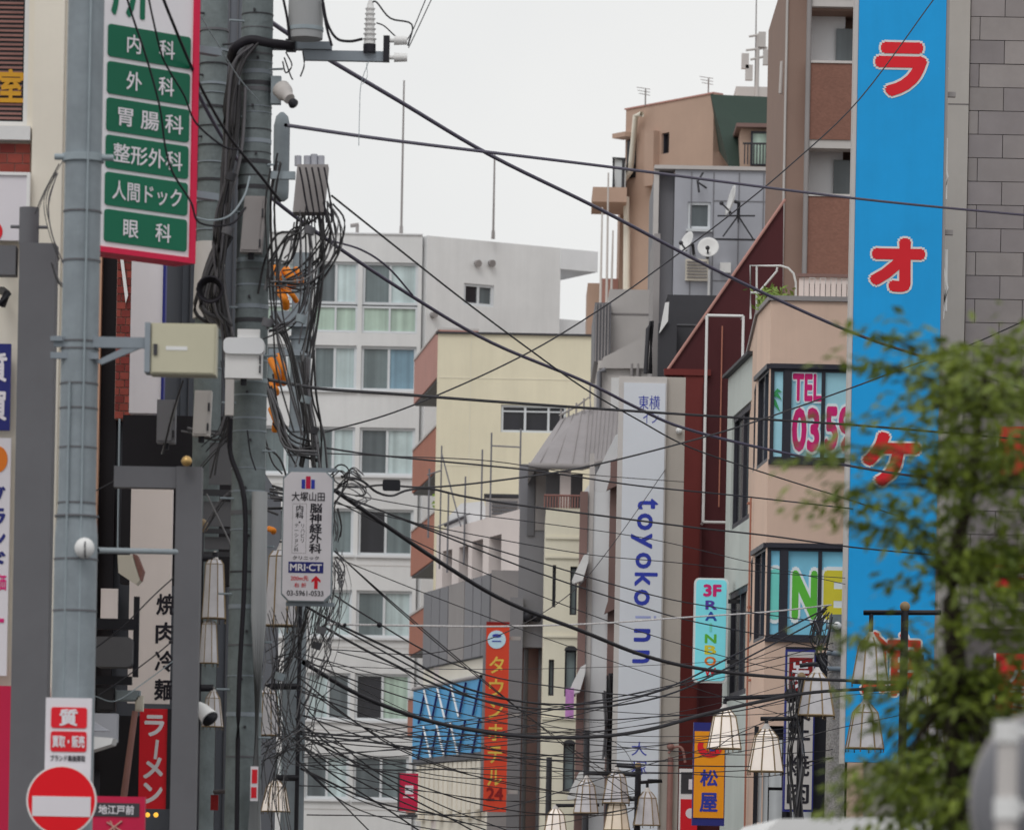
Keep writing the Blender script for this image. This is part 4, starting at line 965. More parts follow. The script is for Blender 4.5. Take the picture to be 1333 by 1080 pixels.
# ================================================================== street lamps with lantern shades
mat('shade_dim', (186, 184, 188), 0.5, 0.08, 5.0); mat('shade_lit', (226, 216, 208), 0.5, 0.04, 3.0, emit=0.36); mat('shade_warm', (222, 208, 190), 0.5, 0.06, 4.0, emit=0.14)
def lantern(t, px, py, Y, wpx, hpx, lit, arm=None):
    """px,py: centre of the shade; hexagonal flared shade with ribs, cap and feet"""
    c = P(px, py, Y); w = M_(wpx, Y); h = M_(hpx, Y); n = 8
    prof = [(w * .15, h * .54), (w * .33, h * .36), (w * .5, -h * .44)] if hpx < wpx * 1.7 else [(w * .26, h * .53), (w * .38, h * .46), (w * .5, -h * .44)]
    q = MB(); rb = MB(); off = math.pi / 8 + random.uniform(-.12, .12)
    vs = [c + Vector((rr * math.cos(off + 2 * math.pi * k / n), rr * math.sin(off + 2 * math.pi * k / n), hh)) for rr, hh in prof for k in range(n)]
    q.add(vs, [(i * n + k, i * n + (k + 1) % n, (i + 1) * n + (k + 1) % n, (i + 1) * n + k) for i in (0, 1) for k in range(n)])
    q.add(vs[:n], [tuple(range(n))])
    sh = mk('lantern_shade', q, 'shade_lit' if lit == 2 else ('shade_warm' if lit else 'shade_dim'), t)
    for k in range(n):
        a = off + 2 * math.pi * k / n
        rb.tube([c + Vector((rr * 1.01 * math.cos(a), rr * 1.01 * math.sin(a), hh)) for rr, hh in prof] + [c + Vector((w * .5 * math.cos(a), w * .5 * math.sin(a), -h * .53))], w * .022, 5)
        a2 = off + 2 * math.pi * (k + 1) / n
        rb.tube([c + Vector((w * .505 * math.cos(x), w * .505 * math.sin(x), -h * .44)) for x in (a, a2)], w * .024, 5)
        rb.tube([c + Vector((prof[1][0] * 1.01 * math.cos(x), prof[1][0] * 1.01 * math.sin(x), prof[1][1])) for x in (a, a2)], w * .014, 5)
    mk('rib_frame', rb, 'rib_gold', sh)
    mk('cap', MB().lathe(c + Vector((0, 0, h * .54)), [(w * .16, 0), (w * .1, h * .06), (w * .05, h * .14)], 10), 'grey_pale', sh)
    top = c + Vector((0, 0, h * .66))
    if arm:
        p = [P(x, y, Y) for x, y in arm]
        mk('arm', MB().tube(p + [Vector((c.x, c.y, p[-1].z))], .035, 8).cyl(Vector((c.x, c.y, p[-1].z)), top, .03), 'black_metal', t)
def lamp_post(label, px, Y, ytop, wpx, lanterns, py=1000):
    c = P(px, py, Y); t = thing('street_lamp', label, 'street lamp', (c.x, c.y, 0), 'lantern street lamps')
    z = P(px, ytop, Y).z; r = M_(wpx / 2, Y)
    mk('post', MB().cyl((c.x, c.y, 0.0), (c.x, c.y, z), r * 1.2, r, 12).cyl((c.x, c.y, 0), (c.x, c.y, .5), r * 2, r * 1.6, 12), 'black_metal', t)
    mk('finial', MB().ball((c.x, c.y, z + .06), .07), 'rib_gold', t)
    for L in lanterns: lantern(t, *L)
    return t
t = lamp_post('black street lamp with two lit lanterns before the brush kanji sign', 1041, 74, 885, 8, [
    (943, 951, 74, 45, 52, 2, [(1041, 905), (960, 908), (945, 909)]), (997, 979, 74, 47, 56, 2, [(1041, 935), (1010, 935), (990, 935)]),
    (1063, 906, 74, 50, 56, 0, [(1041, 866), (1058, 864)])])
for px, y in ((1030, 905), (1036, 945)): mk('scroll', MB().lathe(P(px, y, 74), [(.02, -.05), (.12, -.02), (.12, .02), (.02, .05)], 10, (0, 1, 0)), 'black_metal', t)
lamp_post('black street lamp with four unlit lanterns in front of the blue sign', 1174, 62, 795, 10, [
    (1133, 862, 62, 50, 60, 0, [(1225, 797), (1124, 797)]), (1126, 948, 62, 50, 58, 0, [(1174, 895), (1130, 897)]),
    (1199, 903, 62, 46, 56, 0, [(1174, 850), (1199, 852)]), (1212, 965, 62, 44, 54, 0, [(1174, 920), (1210, 925)])])
lamp_post('far black street lamp with lanterns below the tall pale sign', 830, 92, 1000, 8, [
    (763, 1038, 92, 34, 44, 0, [(830, 1008), (765, 1006)]), (802, 1026, 92, 37, 42, 0, [(830, 998), (803, 996)]),
    (803, 1062, 92, 36, 40, 1, [(830, 1040), (803, 1040)]), (842, 1054, 92, 36, 44, 0, [(830, 1018), (862, 1016)]),
    (723, 1074, 92, 34, 40, 2, [(780, 1047), (725, 1048)])], 1040)
lamp_post('dark street lamp with lanterns squeezed between the left poles', 262, 45.2, 692, 7, [
    (279, 770, 45.2, 32, 78, 0, [(262, 726), (279, 726)]), (272, 838, 45.2, 26, 56, 0, [(262, 800), (272, 800)]),
    (277, 925, 45.2, 28, 46, 0, [(262, 895), (277, 895)])], 700)
lamp_post('street lamp with lanterns behind the hanging cable tangle', 389, 51.0, 690, 5, [
    (366, 770, 51.0, 46, 100, 0, [(389, 712), (366, 712)]), (348, 930, 51.0, 34, 60, 0, [(389, 893), (348, 893)]),
    (359, 1038, 51.0, 38, 40, 2, [(389, 1012), (359, 1012)])], 900)
q = MB().tube(smooth_pts([P(870, 980, 97), P(878, 972, 97), P(888, 974, 97), P(892, 992, 97)], 5), .03)
q.cyl((P(872, 1040, 97).x, 97, 0), P(873, 985, 97), .07, .06); q.ball(P(873, 971, 97), .08)
one('arched_post', q, 'rail_brown', 'slim post with ball top and curled arm left of the orange sign', 'post')
# ================================================================== far left corner building
W = front(42.0)
lx = lambda px, py=200: W.hit(px, py)[0]; lz = lambda px, py: W.hit(px, py)[1]
hw = W.rect(-60, -40, 37, 163)
cb = building('corner_building', 'cream corner building at the far left with blind covered window', W, lx(-150), lx(84), lz(40, -120), 2.0, 'cream_wall', [hw], .22)
mk('rear_body', MB().wbox(W, (lx(-150), lx(-20), 0, lz(40, -120)), -7, -2.01), 'cream_wall', cb)
window(cb, W, inset(hw, .003), ['pane_black'], 'white_metal', .1, .04)
for k in range(34): mk('blind_slat', MB().wbox(W, (hw[0] + .05, hw[1] - .06, hw[2] + .07 + k * .042, hw[2] + .09 + k * .042), -.095, -.08), 'rail_brown', cb)
mk('sill', MB().wbox(W, W.rect(-60, 166, 41, 184), .002, .12), 'white_metal', cb)
mk('pilaster', MB().wbox(W, (lx(43), lx(82), 0, lz(40, -120)), .004, .1), 'cream_wall', cb)
text(cb, W, '室', W.rect(-4, 88, 30, 132), ('gold_leaf', (190, 140, 40), .4, .05, 2), -.07, .03)
rbk = W.rect(-60, 187, 40, 226)
mk('brick_bed', MB().wbox(W, rbk, .002, .03), 'mortar', cb)
bh = (rbk[3] - rbk[2]) / 3
for row in range(3):
    s = rbk[0] - (.07 if row % 2 else 0)
    while s < rbk[1]:
        a, b = max(s, rbk[0]) + .004, min(s + .14, rbk[1]) - .004
        if b - a > .02: mk('brick', MB().wbox(W, (a, b, rbk[2] + row * bh + .005, rbk[2] + (row + 1) * bh - .005), .031, .042), random.choice(['brick_red', 'brick_red_b']), cb)
        s += .14
def flat_sign(name, label, W, r, m, th=.06, edge=None, d=.12):
    t = thing(name, label, 'sign', W.pt((r[0] + r[1]) / 2, r[2], d))
    mk('board', MB().wbox(W, r, d, d + th), m, t)
    if edge: mk('frame', MB().wbox(W, (r[0], r[1], r[3] + .001, r[3] + .03), d, d + th + .02).wbox(W, (r[1] + .001, r[1] + .03, r[2], r[3] + .03), d, d + th + .02), edge, t)
    return t, d + th + .003
t, d = flat_sign('wall_sign', 'white board with red disc under the brick band, far left', W, W.rect(-60, 232, 37, 316), 'sign_white', edge='white_metal')
c = W.hit(-8, 305); mk('red_disc', MB().poly(W, [(c[0] + .1 * math.cos(a / 10 * math.pi), c[1] + .1 * math.sin(a / 10 * math.pi)) for a in range(20)], d, d + .004), 'sign_red', t)
t, d = flat_sign('wall_sign', 'navy sign with white kanji at the left picture edge', W, W.rect(-30, 450, 16, 562), 'navy')
text(t, W, '質', W.rect(-16, 462, 12, 500), 'sign_white', d, .03); text(t, W, '買', W.rect(-16, 512, 12, 550), 'sign_white', d, .03)
t, d = flat_sign('wall_sign', 'white sign with orange disc and violet lettering at the left edge', W, W.rect(-30, 572, 14, 880), 'sign_white')
c = W.hit(0, 600); mk('orange_disc', MB().poly(W, [(c[0] + .09 * math.cos(a / 10 * math.pi), c[1] + .12 * math.sin(a / 10 * math.pi)) for a in range(20)], d, d + .004), 'orange_ink', t)
for i, ch in enumerate('ブランド'): text(t, W, ch, W.rect(-14, 635 + i * 28, 10, 660 + i * 28), 'navy', d, .03)
text(t, W, '高価', W.rect(-14, 748, 11, 770), 'magenta', d, .02)
mk('pink_line', MB().wbox(W, W.rect(-20, 806, 8, 811), d, d + .004), 'magenta', t)
mk('crimson_base', MB().wbox(W, W.rect(-60, 893, 62, 1200), .105, .16), 'crimson', cb)
for y in (330, 380): mk('wall_fitting', MB().tube([W.pt(*W.hit(4, y), .1), W.pt(*W.hit(14, y + 8), .3), W.pt(*W.hit(6, y + 22), .25)], .04), 'black_metal', cb)
# ================================================================== second left building: brick pier, dark bay, orange strip
W = front(52.0)
bx2 = lambda px, py=450: W.hit(px, py)[0]; bz2 = lambda px, py: W.hit(px, py)[1]
b2 = thing('brick_building', 'dark brick shop building behind the pale steel pole', 'building', W.pt(bx2(140), 0, -2))
mk('body', MB().wbox(W, (bx2(70), bx2(185), 0, bz2(140, -100)), -6, -.3), 'dark_wall', b2)
mk('orange_strip', MB().wbox(W, (bx2(108), bx2(130), 0, bz2(120, 120)), -.29, -.05), 'orange_wall', b2)
mk('dark_bay', MB().wbox(W, (bx2(130.5), bx2(151), bz2(140, 1000), bz2(140, 300)), -.29, -.2), 'dark_interior', b2)
mk('shop_wall', MB().wbox(W, W.rect(130, 765, 152, 806), -.19, -.1), 'pink_white', b2)
rp_ = (bx2(150.5), bx2(173), bz2(162, 545), bz2(162, 250))
mk('pier_core', MB().wbox(W, rp_, -.29, -.02), 'mortar', b2)
bh = .088; z = rp_[2]; row = 0
while z < rp_[3]:
    s = rp_[0] - (.055 if row % 2 else 0)
    while s < rp_[1] - .01:
        a, b = max(s, rp_[0]) + .005, min(s + .108, rp_[1]) - .005
        if b - a > .015: mk('brick', MB().wbox(W, (a, b, z + .006, z + bh - .006), -.019, .0), random.choice(['brick_red', 'brick_red_b']), b2)
        s += .108
    z += bh; row += 1
mk('thin_pier', MB().wbox(W, W.rect(158, 640, 164, 720), -.29, -.02), 'brick_red', b2)
mk('leaning_panel', MB().poly(W, [W.hit(157, 338), W.hit(161, 338), W.hit(167, 385), W.hit(164, 395)], .02, .05), 'white_metal', b2)
mk('pipe', MB().tube([W.pt(bx2(156.5, 600), bz2(156, 720), .1), W.pt(bx2(155.5, 600), bz2(156, 546), .1)], .012), 'galvan', b2)
# sign boxes beside it
W = front(50.0)
r = W.rect(172, 300, 213, 540)
t, d = flat_sign('blank_sign', 'blank pale lilac sign panel beside the brick pier', W, r, 'sign_white', .2, d=0)
mk('edge', MB().wbox(W, (r[1] + .001, r[1] + .03, r[2] - .1, r[3]), 0.0, .22), 'navy', t)
one('dark_shutter', MB().wbox(front(51), front(51).rect(158, 541, 300, 760), -.3, 0), 'dark_interior', 'dark recessed shutter below the blank sign panel', 'shutter')
r = W.rect(164, 634, 224, 915)
t, d = flat_sign('vertical_sign', 'tall white sign with black brush kanji half hidden by the grey post', W, (W.hit(168, 760)[0], W.hit(222, 760)[0], r[2], r[3]), 'pink_white', .15, d=-.2)
for i, ch in enumerate('焼肉冷麺'): text(t, W, ch, W.rect(203 - i, 772 + i * 37, 229 - i, 800 + i * 37), 'ink_black', d, .025)
# grey cladding building behind the poles
W = front(58.0)
gb = thing('grey_clad_building', 'tall blue-grey clad building behind the left utility poles', 'building', W.pt(W.hit(260, 500)[0], 0, -3))
mk('wall', MB().wbox(W, (W.hit(205, 500)[0], W.hit(308, 500)[0], 0, W.hit(260, -120)[1]), -6, 0), 'bluegrey_wall', gb)
for k in range(9): mk('cladding_rib', MB().wbox(W, (W.hit(212 + k * 11, 500)[0], W.hit(213.2 + k * 11, 500)[0], 0, W.hit(260, -120)[1]), .002, .03), 'grey_dark', gb)
for y0, y1 in ((637, 645), (688, 694), (718, 724), (560, 566)): mk('pipe_rack', MB().wbox(W, W.rect(225, y0, 318, y1), .032, .3), 'charcoal', gb)
for x0, y0, x1, y1 in ((262, 655, 298, 682), (262, 700, 296, 716), (270, 575, 300, 632)): mk('cooling_unit', MB().wbox(W, W.rect(x0, y0, x1, y1), .032, .4), 'grey_side', gb)
cq = thing('cable_rack', 'dark horizontal cable rack bars between the two left poles', 'rack', P(290, 724, 46.5))
wq = front(46.5)
for y0, y1 in ((560, 566), (637, 645), (688, 694), (718, 724)): mk('bar', MB().wbox(wq, wq.rect(258, y0, 316, y1), -.05, 0), 'charcoal', cq)
for x0, y0, x1, y1 in ((264, 652, 300, 684), (266, 698, 298, 714), (272, 575, 302, 630)): mk('louvre_panel', MB().wbox(wq, wq.rect(x0, y0, x1, y1), -.09, -.06), 'grey_dark', cq)
W = front(60.0)
mk('lower_block', MB().wbox(W, (W.hit(308.5, 900)[0], W.hit(330, 900)[0], 0, W.hit(320, 600)[1]), -6, 0), 'bluegrey_wall', gb)
W = front(49.0)
one('dark_canopy', MB().wbox(W, W.rect(128, 930, 186, 1100), -.4, -.2), 'dark_interior', 'dark shop entrance under the white kanji sign', 'entrance')
# ramen sign, pink sign, flood light, cone lamps, light box
W = front(46.5); r = W.rect(181, 922, 217, 1052)
t, d = flat_sign('shop_sign', 'red vertical sign with white brush katakana, lower left', W, r, 'sign_red', .12, d=-.12)
for i, ch in enumerate('ラーメン'):
    if ch == 'ー': mk('long_mark', MB().poly(W, [W.hit(203, 962), W.hit(207, 963), W.hit(204, 988), W.hit(200, 987)], d, d + .004), 'sign_white', t)
    else:
        y = (930, 0, 985, 1018)[i]; text(t, W, ch, W.rect(188 - i * .8, y, 214 - i * .8, y + 28), 'sign_white', d, .035)
mk('side', MB().wbox(W, (r[1] + .001, r[1] + .05, r[2], r[3]), -.14, .02), 'black_metal', t)
for px in (192, 203): mk('bulb', MB().ball(P(px, 1060, 46.4), .025), ('bulb_lit', (255, 190, 70), .4, .02, 2, 0, 0, 1.2), t)
W = front(38.5); r = W.rect(118, 1036, 188, 1130)
t, d = flat_sign('shop_sign', 'crimson sign with dark kanji panel beside the no-entry disc', W, r, 'crimson', .1, d=-.1)
mk('dark_panel', MB().wbox(W, sub(r, .0, .09, .9, .28), d, d + .004), 'charcoal', t)
text(t, W, '地江戸前', sub(r, .14, .12, .8, .25), 'sign_white', d + .006, .02)
q = MB()
for a, b in (((.3, .36), (.62, .5)), ((.58, .34), (.2, .56)), ((.36, .34), (.5, .56))):
    p, u = sub(r, a[0], a[1], 1, 1), sub(r, b[0], b[1], 1, 1); q.tube([W.pt(p[0], p[3], d + .006), W.pt(u[0], u[3], d + .006)], .008)
mk('white_strokes', q, 'pink_panel', t)
c0 = P(150, 850, 45); t = thing('flood_light', 'grey boxy flood light on a dark bracket, left', 'light', c0)
W = front(45); mk('housing', MB().poly(W, rrect(W.rect(122, 829, 173, 868), .05), -.3, .1), 'grey_post', t)
mk('bracket', MB().wbox(W, W.rect(124, 804, 176, 818), -.2, -.1).wbox(W, W.rect(172, 775, 179, 880), -.2, -.12).wbox(W, W.rect(124, 879, 170, 890), -.2, -.1), 'black_metal', t)
W = front(46); t = thing('light_box', 'cream wedge shaped light box above the flood light', 'light', P(165, 760, 46))
mk('case', MB().poly(W, [W.hit(153, 722), W.hit(172, 722), W.hit(182, 755), W.hit(177, 760), W.hit(154, 745)], -.3, 0), 'beige', t)
mk('side', MB().poly(W, [W.hit(172.5, 720), W.hit(178, 722), W.hit(186, 742), W.hit(182.5, 755)], -.3, -.02), 'rail_brown', t)
def cone_lamp(px, py, Y, L, d, label, m='white_metal'):
    c = P(px, py, Y); t = thing('cone_lamp', label, 'light', c); ax = Vector(d).normalized()
    mk('shade', MB().lathe(c, [(L * .18, 0), (L * .3, L * .3), (L * .42, L)], 16, ax), m, t)
    mk('lens', MB().lathe(c + ax * (L * .985), [(.005, 0), (L * .4, .01), (.005, .02)], 16, ax), 'black_metal', t)
    mk('stem', MB().tube([c, c - ax * L * .5, c - ax * L * .5 + Vector((0, .3, .1))], .02), 'black_metal', t)
cone_lamp(258, 917, 41.5, .2, (.55, -.5, -.6), 'white cone spot lamp on the right side of the grey post')
W = front(41.5); t = thing('awning_lamp', 'white tilted metal awning plates behind the pale pole', 'awning', P(132, 978, 41.5))
mk('plate', MB().poly(W, [W.hit(112, 958), W.hit(150, 961), W.hit(147, 969), W.hit(112, 980)], -.3, .2), 'white_metal', t)
mk('plate', MB().poly(W, [W.hit(112, 934), W.hit(120, 938), W.hit(142, 951), W.hit(112, 951)], -.2, .1), 'grey_metal', t)
W = front(42.5)
one('meter_panel', MB().wbox(W, W.rect(116, 928, 152, 965), -.2, 0), 'grey_metal', 'pale grey metal panel behind the pale steel pole', 'panel')
# ================================================================== large clinic sign
mat('clinic_green', (14, 92, 68), 0.45, 0.04, 1.2); mat('clinic_white', (206, 203, 208), 0.45, 0.02, 1.0, 0.03); mat('clinic_red', (190, 28, 66), 0.5, 0.03, 1)
W = WP(118, 39.6, 262, 40.4, 160)
t = thing('clinic_sign', 'large white clinic sign with green department panels and red border', 'sign', W.pt(*W.hit(195, 333), 0))
sl_, sr_ = W.hit(122, 160)[0], W.hit(249, 160)[0]
zb, zt = W.hit(190, 328)[1], W.hit(195, -150)[1]
mk('board', MB().wbox(W, (sl_, sr_, zb, zt), -.25, 0), 'clinic_white', t)
mk('red_edge', MB().wbox(W, (sr_ + .001, sr_ + .06, zb - .05, zt), -.27, .02).wbox(W, (sl_, sr_, zb - .05, zb - .001), -.27, .02), 'clinic_red', t)
rows = [(40, 82, '内　科'), (88, 130, '外　科'), (135, 178, '胃 腸 科'), (183, 226, '整形外科'), (231, 274, '人間ドック'), (279, 321, '眼　科')]
for i, (y0, y1, s) in enumerate(rows):
    xo = -i * 1.0; r = W.rect(140 + xo, y0, 248 + xo - .5, y1)
    p = mk('green_panel', MB().poly(W, rrect(r, .03), .001, .012), 'clinic_green', t)
    n = len(s.replace(' ', '').replace('　', ''))
    x0, x1 = {2: (.22, .80), 3: (.13, .92), 4: (.08, .92), 5: (.08, .92)}[n]
    text(t, W, s, sub(r, x0, .22, x1, .80), 'sign_white', .016, .012)
text(t, W, '所', W.rect(145, -50, 195, 24), 'clinic_green', .004, .03)
for y in (60, 250): z = W.hit(260, y)[1]; mk('bracket', MB().wbox(W, (sr_ + .06, sr_ + .4, z - .03, z + .03), -.2, -.1), 'steel', t)
# ================================================================== pale steel pole with no-entry sign
c = P(104, 450, 36.0); X, Y = c.x, c.y
t = thing('steel_pole', 'pale blue-grey steel pole carrying the no-entry sign', 'pole', (X, Y, 0))
zt = P(112, -90, 36).z
mat('pole_blue', (124, 132, 138), 0.6, 0.10, 3.5, 0.3, bump=.2, bscale=18)
zj = P(100, 700, 36).z
mk('lower_shaft', MB().cyl((X, Y, 0), (X, Y, zj), .172, .168, 24).cyl((X, Y, zj), (X, Y, zj + .25), .168, .148, 24), 'pole_blue', t)
mk('shaft', MB().cyl((X, Y, zj + .25), (X, Y, zt), .148, .140, 24), 'pole_blue', t)
mk('conduit', MB().tube([Vector((X + .05, Y - .155, z)) for z in (.3, zt)], .008, 8), 'galvan', t)
mk('conduit', MB().tube([Vector((X - .06, Y - .155, z)) for z in (.3, zj + .1, zj + 1.2)], .01, 8), 'galvan', t)
for y in (206, 276, 340, 445, 455, 500, 532, 583, 655, 672, 728, 795):
    z = P(104, y, 36).z; mk('band', MB().cyl((X, Y, z - .007), (X, Y, z + .007), .174 if z < zj + .2 else .152, n=24), 'grey_dark', t)
z = P(104, 206, 36).z; mk('collar', MB().cyl((X, Y, z - .03), (X, Y, z + .03), .165, n=20).cyl((X - .22, Y - .05, z), (X + .24, Y - .05, z), .025), 'galvan', t)
# two-lobed white ball and rod
a = P(110, 713, 35.75)
mk('white_ball', MB().ball(a, .078, 18, 1.05), 'white_metal', t)
mk('ball_slit', MB().tube([a + Vector((.01 + .0 * k, -.081 * math.cos(k * .3), .081 * math.sin(k * .3))) for k in range(-4, 3)], .006, 5), 'charcoal', t)
one('cross_rod', MB().tube([P(126, 716, 37.0), P(229, 718, 40.6)], .024, 8), 'galvan', 'thin grey rod joining the steel pole to the grey post', 'rod')
# cream box on bracket
W = front(35.9); r = W.rect(196, 421, 281, 487)
b = thing('control_box', 'cream metal box held out on a bracket from the pale pole', 'box', W.pt(r[0], r[2], 0))
mat('box_cream', (172, 168, 148), 0.5, 0.04, 1.5, 0.06)
mk('case', MB().wbox(W, r, -.25, 0), 'box_cream', b)
mk('door', MB().wbox(W, inset(r, .012), .001, .012), 'box_cream', b)
mk('side_plate', MB().wbox(W, (r[0] - .045, r[0] - .002, r[2] + .01, r[3]), -.22, .03), 'steel', b)
mk('latch', MB().wbox(W, W.rect(200, 448, 205, 462), .013, .03), 'charcoal', b)
mk('name_strip', MB().wbox(W, W.rect(216, 451, 244, 456), .013, .015), 'white_metal', b)
q = MB().wbox(W, W.rect(70, 438, 188, 452), -.04, -.0)
q.poly(W, [W.hit(124, 470), W.hit(132, 474), W.hit(190, 450), W.hit(186, 440)], -.045, -.005)
q.wbox(W, W.rect(66, 438, 82, 444), -.06, .03).wbox(W, W.rect(66, 459, 128, 467), -.04, .02)
mk('bracket', q, 'steel', b)
# pawn sign and no-entry disc
W = front(35.7); r = W.rect(59, 908, 119, 1014)
t, d = flat_sign('pole_plate', 'white plate with red kanji blocks above the no-entry disc', W, r, 'sign_white', .012, d=0)
text(t, W, '質', sub(r, .3, .135, .7, .345), 'sign_white', d + .008, .03)
mk('red_block', MB().poly(W, rrect(sub(r, .12, .115, .9, .37), .02), d, d + .004), 'sign_red', t)
mk('red_block', MB().poly(W, rrect(sub(r, .12, .41, .9, .66), .02), d, d + .004), 'sign_red', t)
text(t, W, '買取・販売', sub(r, .16, .46, .86, .61), 'sign_white', d + .008, .03)
text(t, W, 'ブランド高価買取', sub(r, .12, .70, .88, .78), 'ink_black', d + .002, .02)
W = front(35.55); c = W.hit(80, 1041)
t = thing('no_entry_sign', 'round red no-entry sign with white bar on the pale pole', 'sign', W.pt(c[0], c[1] - .27, 0))
disc = lambda R_, n=40: [(c[0] + R_ * math.cos(2 * math.pi * a / n), c[1] + R_ * math.sin(2 * math.pi * a / n)) for a in range(n)]
mat('entry_red', (206, 16, 30), 0.4, 0.02, 1.0)
mk('rim', MB().poly(W, disc(.272), -.01, 0), 'white_metal', t)
mk('face', MB().poly(W, disc(.258), .001, .004), 'entry_red', t)
mk('white_bar', MB().wbox(W, W.rect(42, 1036, 118, 1062), .005, .008), 'sign_white', t)
# ================================================================== grey gate posts
W = front(40.4)
t = thing('gate_post', 'near dark grey square post with arm running out of frame left', 'post', W.pt(W.hit(45, 800)[0], 0, 0))
r = W.rect(16, 316, 66, 1085)
mk('post', MB().wbox(W, (W.hit(18, 700)[0], W.hit(65, 700)[0], 0, r[3]), -.28, 0), 'grey_post', t)
mk('arm', MB().wbox(W, (W.hit(-120, 340)[0], W.hit(20, 340)[0], W.hit(10, 357)[1], W.hit(10, 319)[1]), -.22, -.02), 'grey_post', t)
s = W.hit(36, 290)[0]; mk('stub', MB().cyl(W.pt(s, r[3], -.12), W.pt(s, W.hit(36, 268)[1], -.12), M_(13, 40.4), n=16), 'grey_post', t)
mk('stub_rod', MB().cyl(W.pt(s - M_(24, 40.4), W.hit(36, 293)[1], -.12), W.pt(s + M_(24, 40.4), W.hit(36, 293)[1], -.12), .015), 'grey_post', t)
W = front(41.0)
t = thing('gate_post', 'farther grey square post with short arm and gold finial', 'post', W.pt(W.hit(243, 800)[0], 0, 0))
zt = W.hit(245, 607)[1]
mk('post', MB().wbox(W, (W.hit(226, 800)[0], W.hit(259, 800)[0], 0, zt), -.22, 0), 'grey_post', t)
mk('arm', MB().wbox(W, W.rect(148, 606.5, 229, 634), -.2, -.02), 'grey_post', t)
mk('finial', MB().ball(P(243, 600, 40.9), .048), ('brass', (170, 140, 90), .35, .1, 6, 0, .6), t)
# ================================================================== main concrete utility pole
c = P(326, 500, 44.0); X, Y = c.x, c.y
t = thing('utility_pole', 'main concrete utility pole loaded with boxes and cables', 'pole', (X, Y, 0))
zt = P(340, -80, 44).z
mk('shaft', MB().cyl((X, Y, 0), (X, Y, zt), .175, .148, 24), 'concrete_pole', t)
rr = lambda z: .175 + (.148 - .175) * z / zt
for y in (20, 38, 60, 72, 82, 95, 110, 118, 140, 148, 170, 185, 200, 212, 230, 245, 340, 352, 372, 400, 418, 470, 496, 515, 545, 562, 610, 640, 668, 690, 745, 768, 790, 840, 880, 930, 985):
    z = P(326, y, 44).z; h = random.choice((.004, .006, .008, .02)); mk('band', MB().cyl((X, Y, z - h), (X, Y, z + h), rr(z) + .005, n=20), random.choice(['galvan', 'steel', 'charcoal', 'grey_dark']), t)
for k in range(16):
    z = P(326, 30 + k * 62, 44).z; sx = 1 if k % 2 else -1
    mk('step_bolt', MB().cyl((X + sx * .12, Y - .08, z), (X + sx * .26, Y - .12, z), .011, n=6), 'galvan', t)
    mk('bolt', MB().cyl((X + .02 * sx, Y - rr(z), z + .1), (X + .02 * sx, Y - rr(z) - .03, z + .1), .014, n=6), 'charcoal', t)
q = MB().tube([P(338, 640, 43.75), P(337, 800, 43.75), P(331, 1100, 43.75)], .075, 14)
mk('cover_pipe', q, ('pipe_grey', (142, 144, 146), .5, .04, 1.5, .08), t)
mk('black_riser', MB().tube(smooth_pts([P(300, 545, 43.7), P(300, 590, 43.75), P(318, 650, 43.7), P(318, 760, 43.7), P(311, 900, 43.7), P(308, 1100, 43.7)]), .025), 'black_rubber', t)
mk('small_riser', MB().tube(smooth_pts([P(322, 560, 43.7), P(326, 590, 43.7), P(333, 612, 43.7)]), .008), 'black_rubber', t)
# crossarm, bushings and insulators
W = front(43.9)
arm = mk('crossarm', MB().wbox(W, W.rect(395, 66, 505, 79), -.07, .0).wbox(W, W.rect(356, 54, 432, 64), -.08, .02), 'steel', t)
mk('strap', MB().tube(smooth_pts([P(300, 78, 43.9), P(306, 62, 43.72), P(325, 52, 43.7), P(350, 56, 43.7), P(382, 60, 43.75)], 5), .045, 8), 'black_rubber', t)
for pts in ([(372, 68), (380, 85), (372, 95), (368, 80)], [(394, 66), (396, 85), (391, 100)], [(370, 75), (378, 98), (381, 104)]):
    mk('pigtail', MB().tube(smooth_pts([P(x, y, 43.7) for x, y in pts], 4), .008), 'black_rubber', t)
mk('arm_mount', MB().wbox(W, W.rect(372, 52, 385, 66), -.1, .05).wbox(W, W.rect(328, 53, 395, 62), -.16, -.12), 'black_metal', t)
b0 = P(481, 62, 43.9)
prof = [(.055, 0), (.055, .05)]
for k in range(7): prof += [(.052 - k * .002, .07 + k * .048), (.068 - k * .003, .08 + k * .048), (.045 - k * .002, .095 + k * .048)]
prof += [(.03, .41), (.008, .47)]
mk('bushing', MB().lathe(b0, prof, 14), 'white_metal', arm)
mk('bushing_base', MB().cyl(b0 + Vector((0, 0, -.05)), b0 + Vector((0, 0, .03)), .06), 'black_metal', arm)
for y in (53, 75):
    mk('insulator', MB().cyl(P(513, y, 43.9), P(530, y, 43.9), .045, .04, 12).cyl(P(503, y, 43.9), P(513, y, 43.9), .02), 'white_metal', arm)
mk('insulator_plate', MB().wbox(W, W.rect(499, 47, 507, 80), -.08, .03), 'black_metal', arm)
mk('loop', MB().tube(smooth_pts([P(483, 5, 43.9), P(490, 3, 43.9), P(508, 24, 43.9), P(536, 32, 43.9), P(531, 60, 43.9)], 5), .009), 'black_rubber', arm)
mk('loop', MB().tube(smooth_pts([P(490, 30, 43.9), P(500, 34, 43.9), P(512, 45, 43.9), P(518, 50, 43.9)], 5), .007), 'black_rubber', arm)
tr = thing('transformer', 'pale grey cylindrical transformer at the top of the main pole', 'transformer', P(399, 52, 43.6))
cX = P(398, 20, 43.6)
mk('tank', MB().cyl((cX.x, cX.y, P(398, 51, 43.6).z), (cX.x, cX.y, zt), .165, n=24), 'pipe_grey', tr)
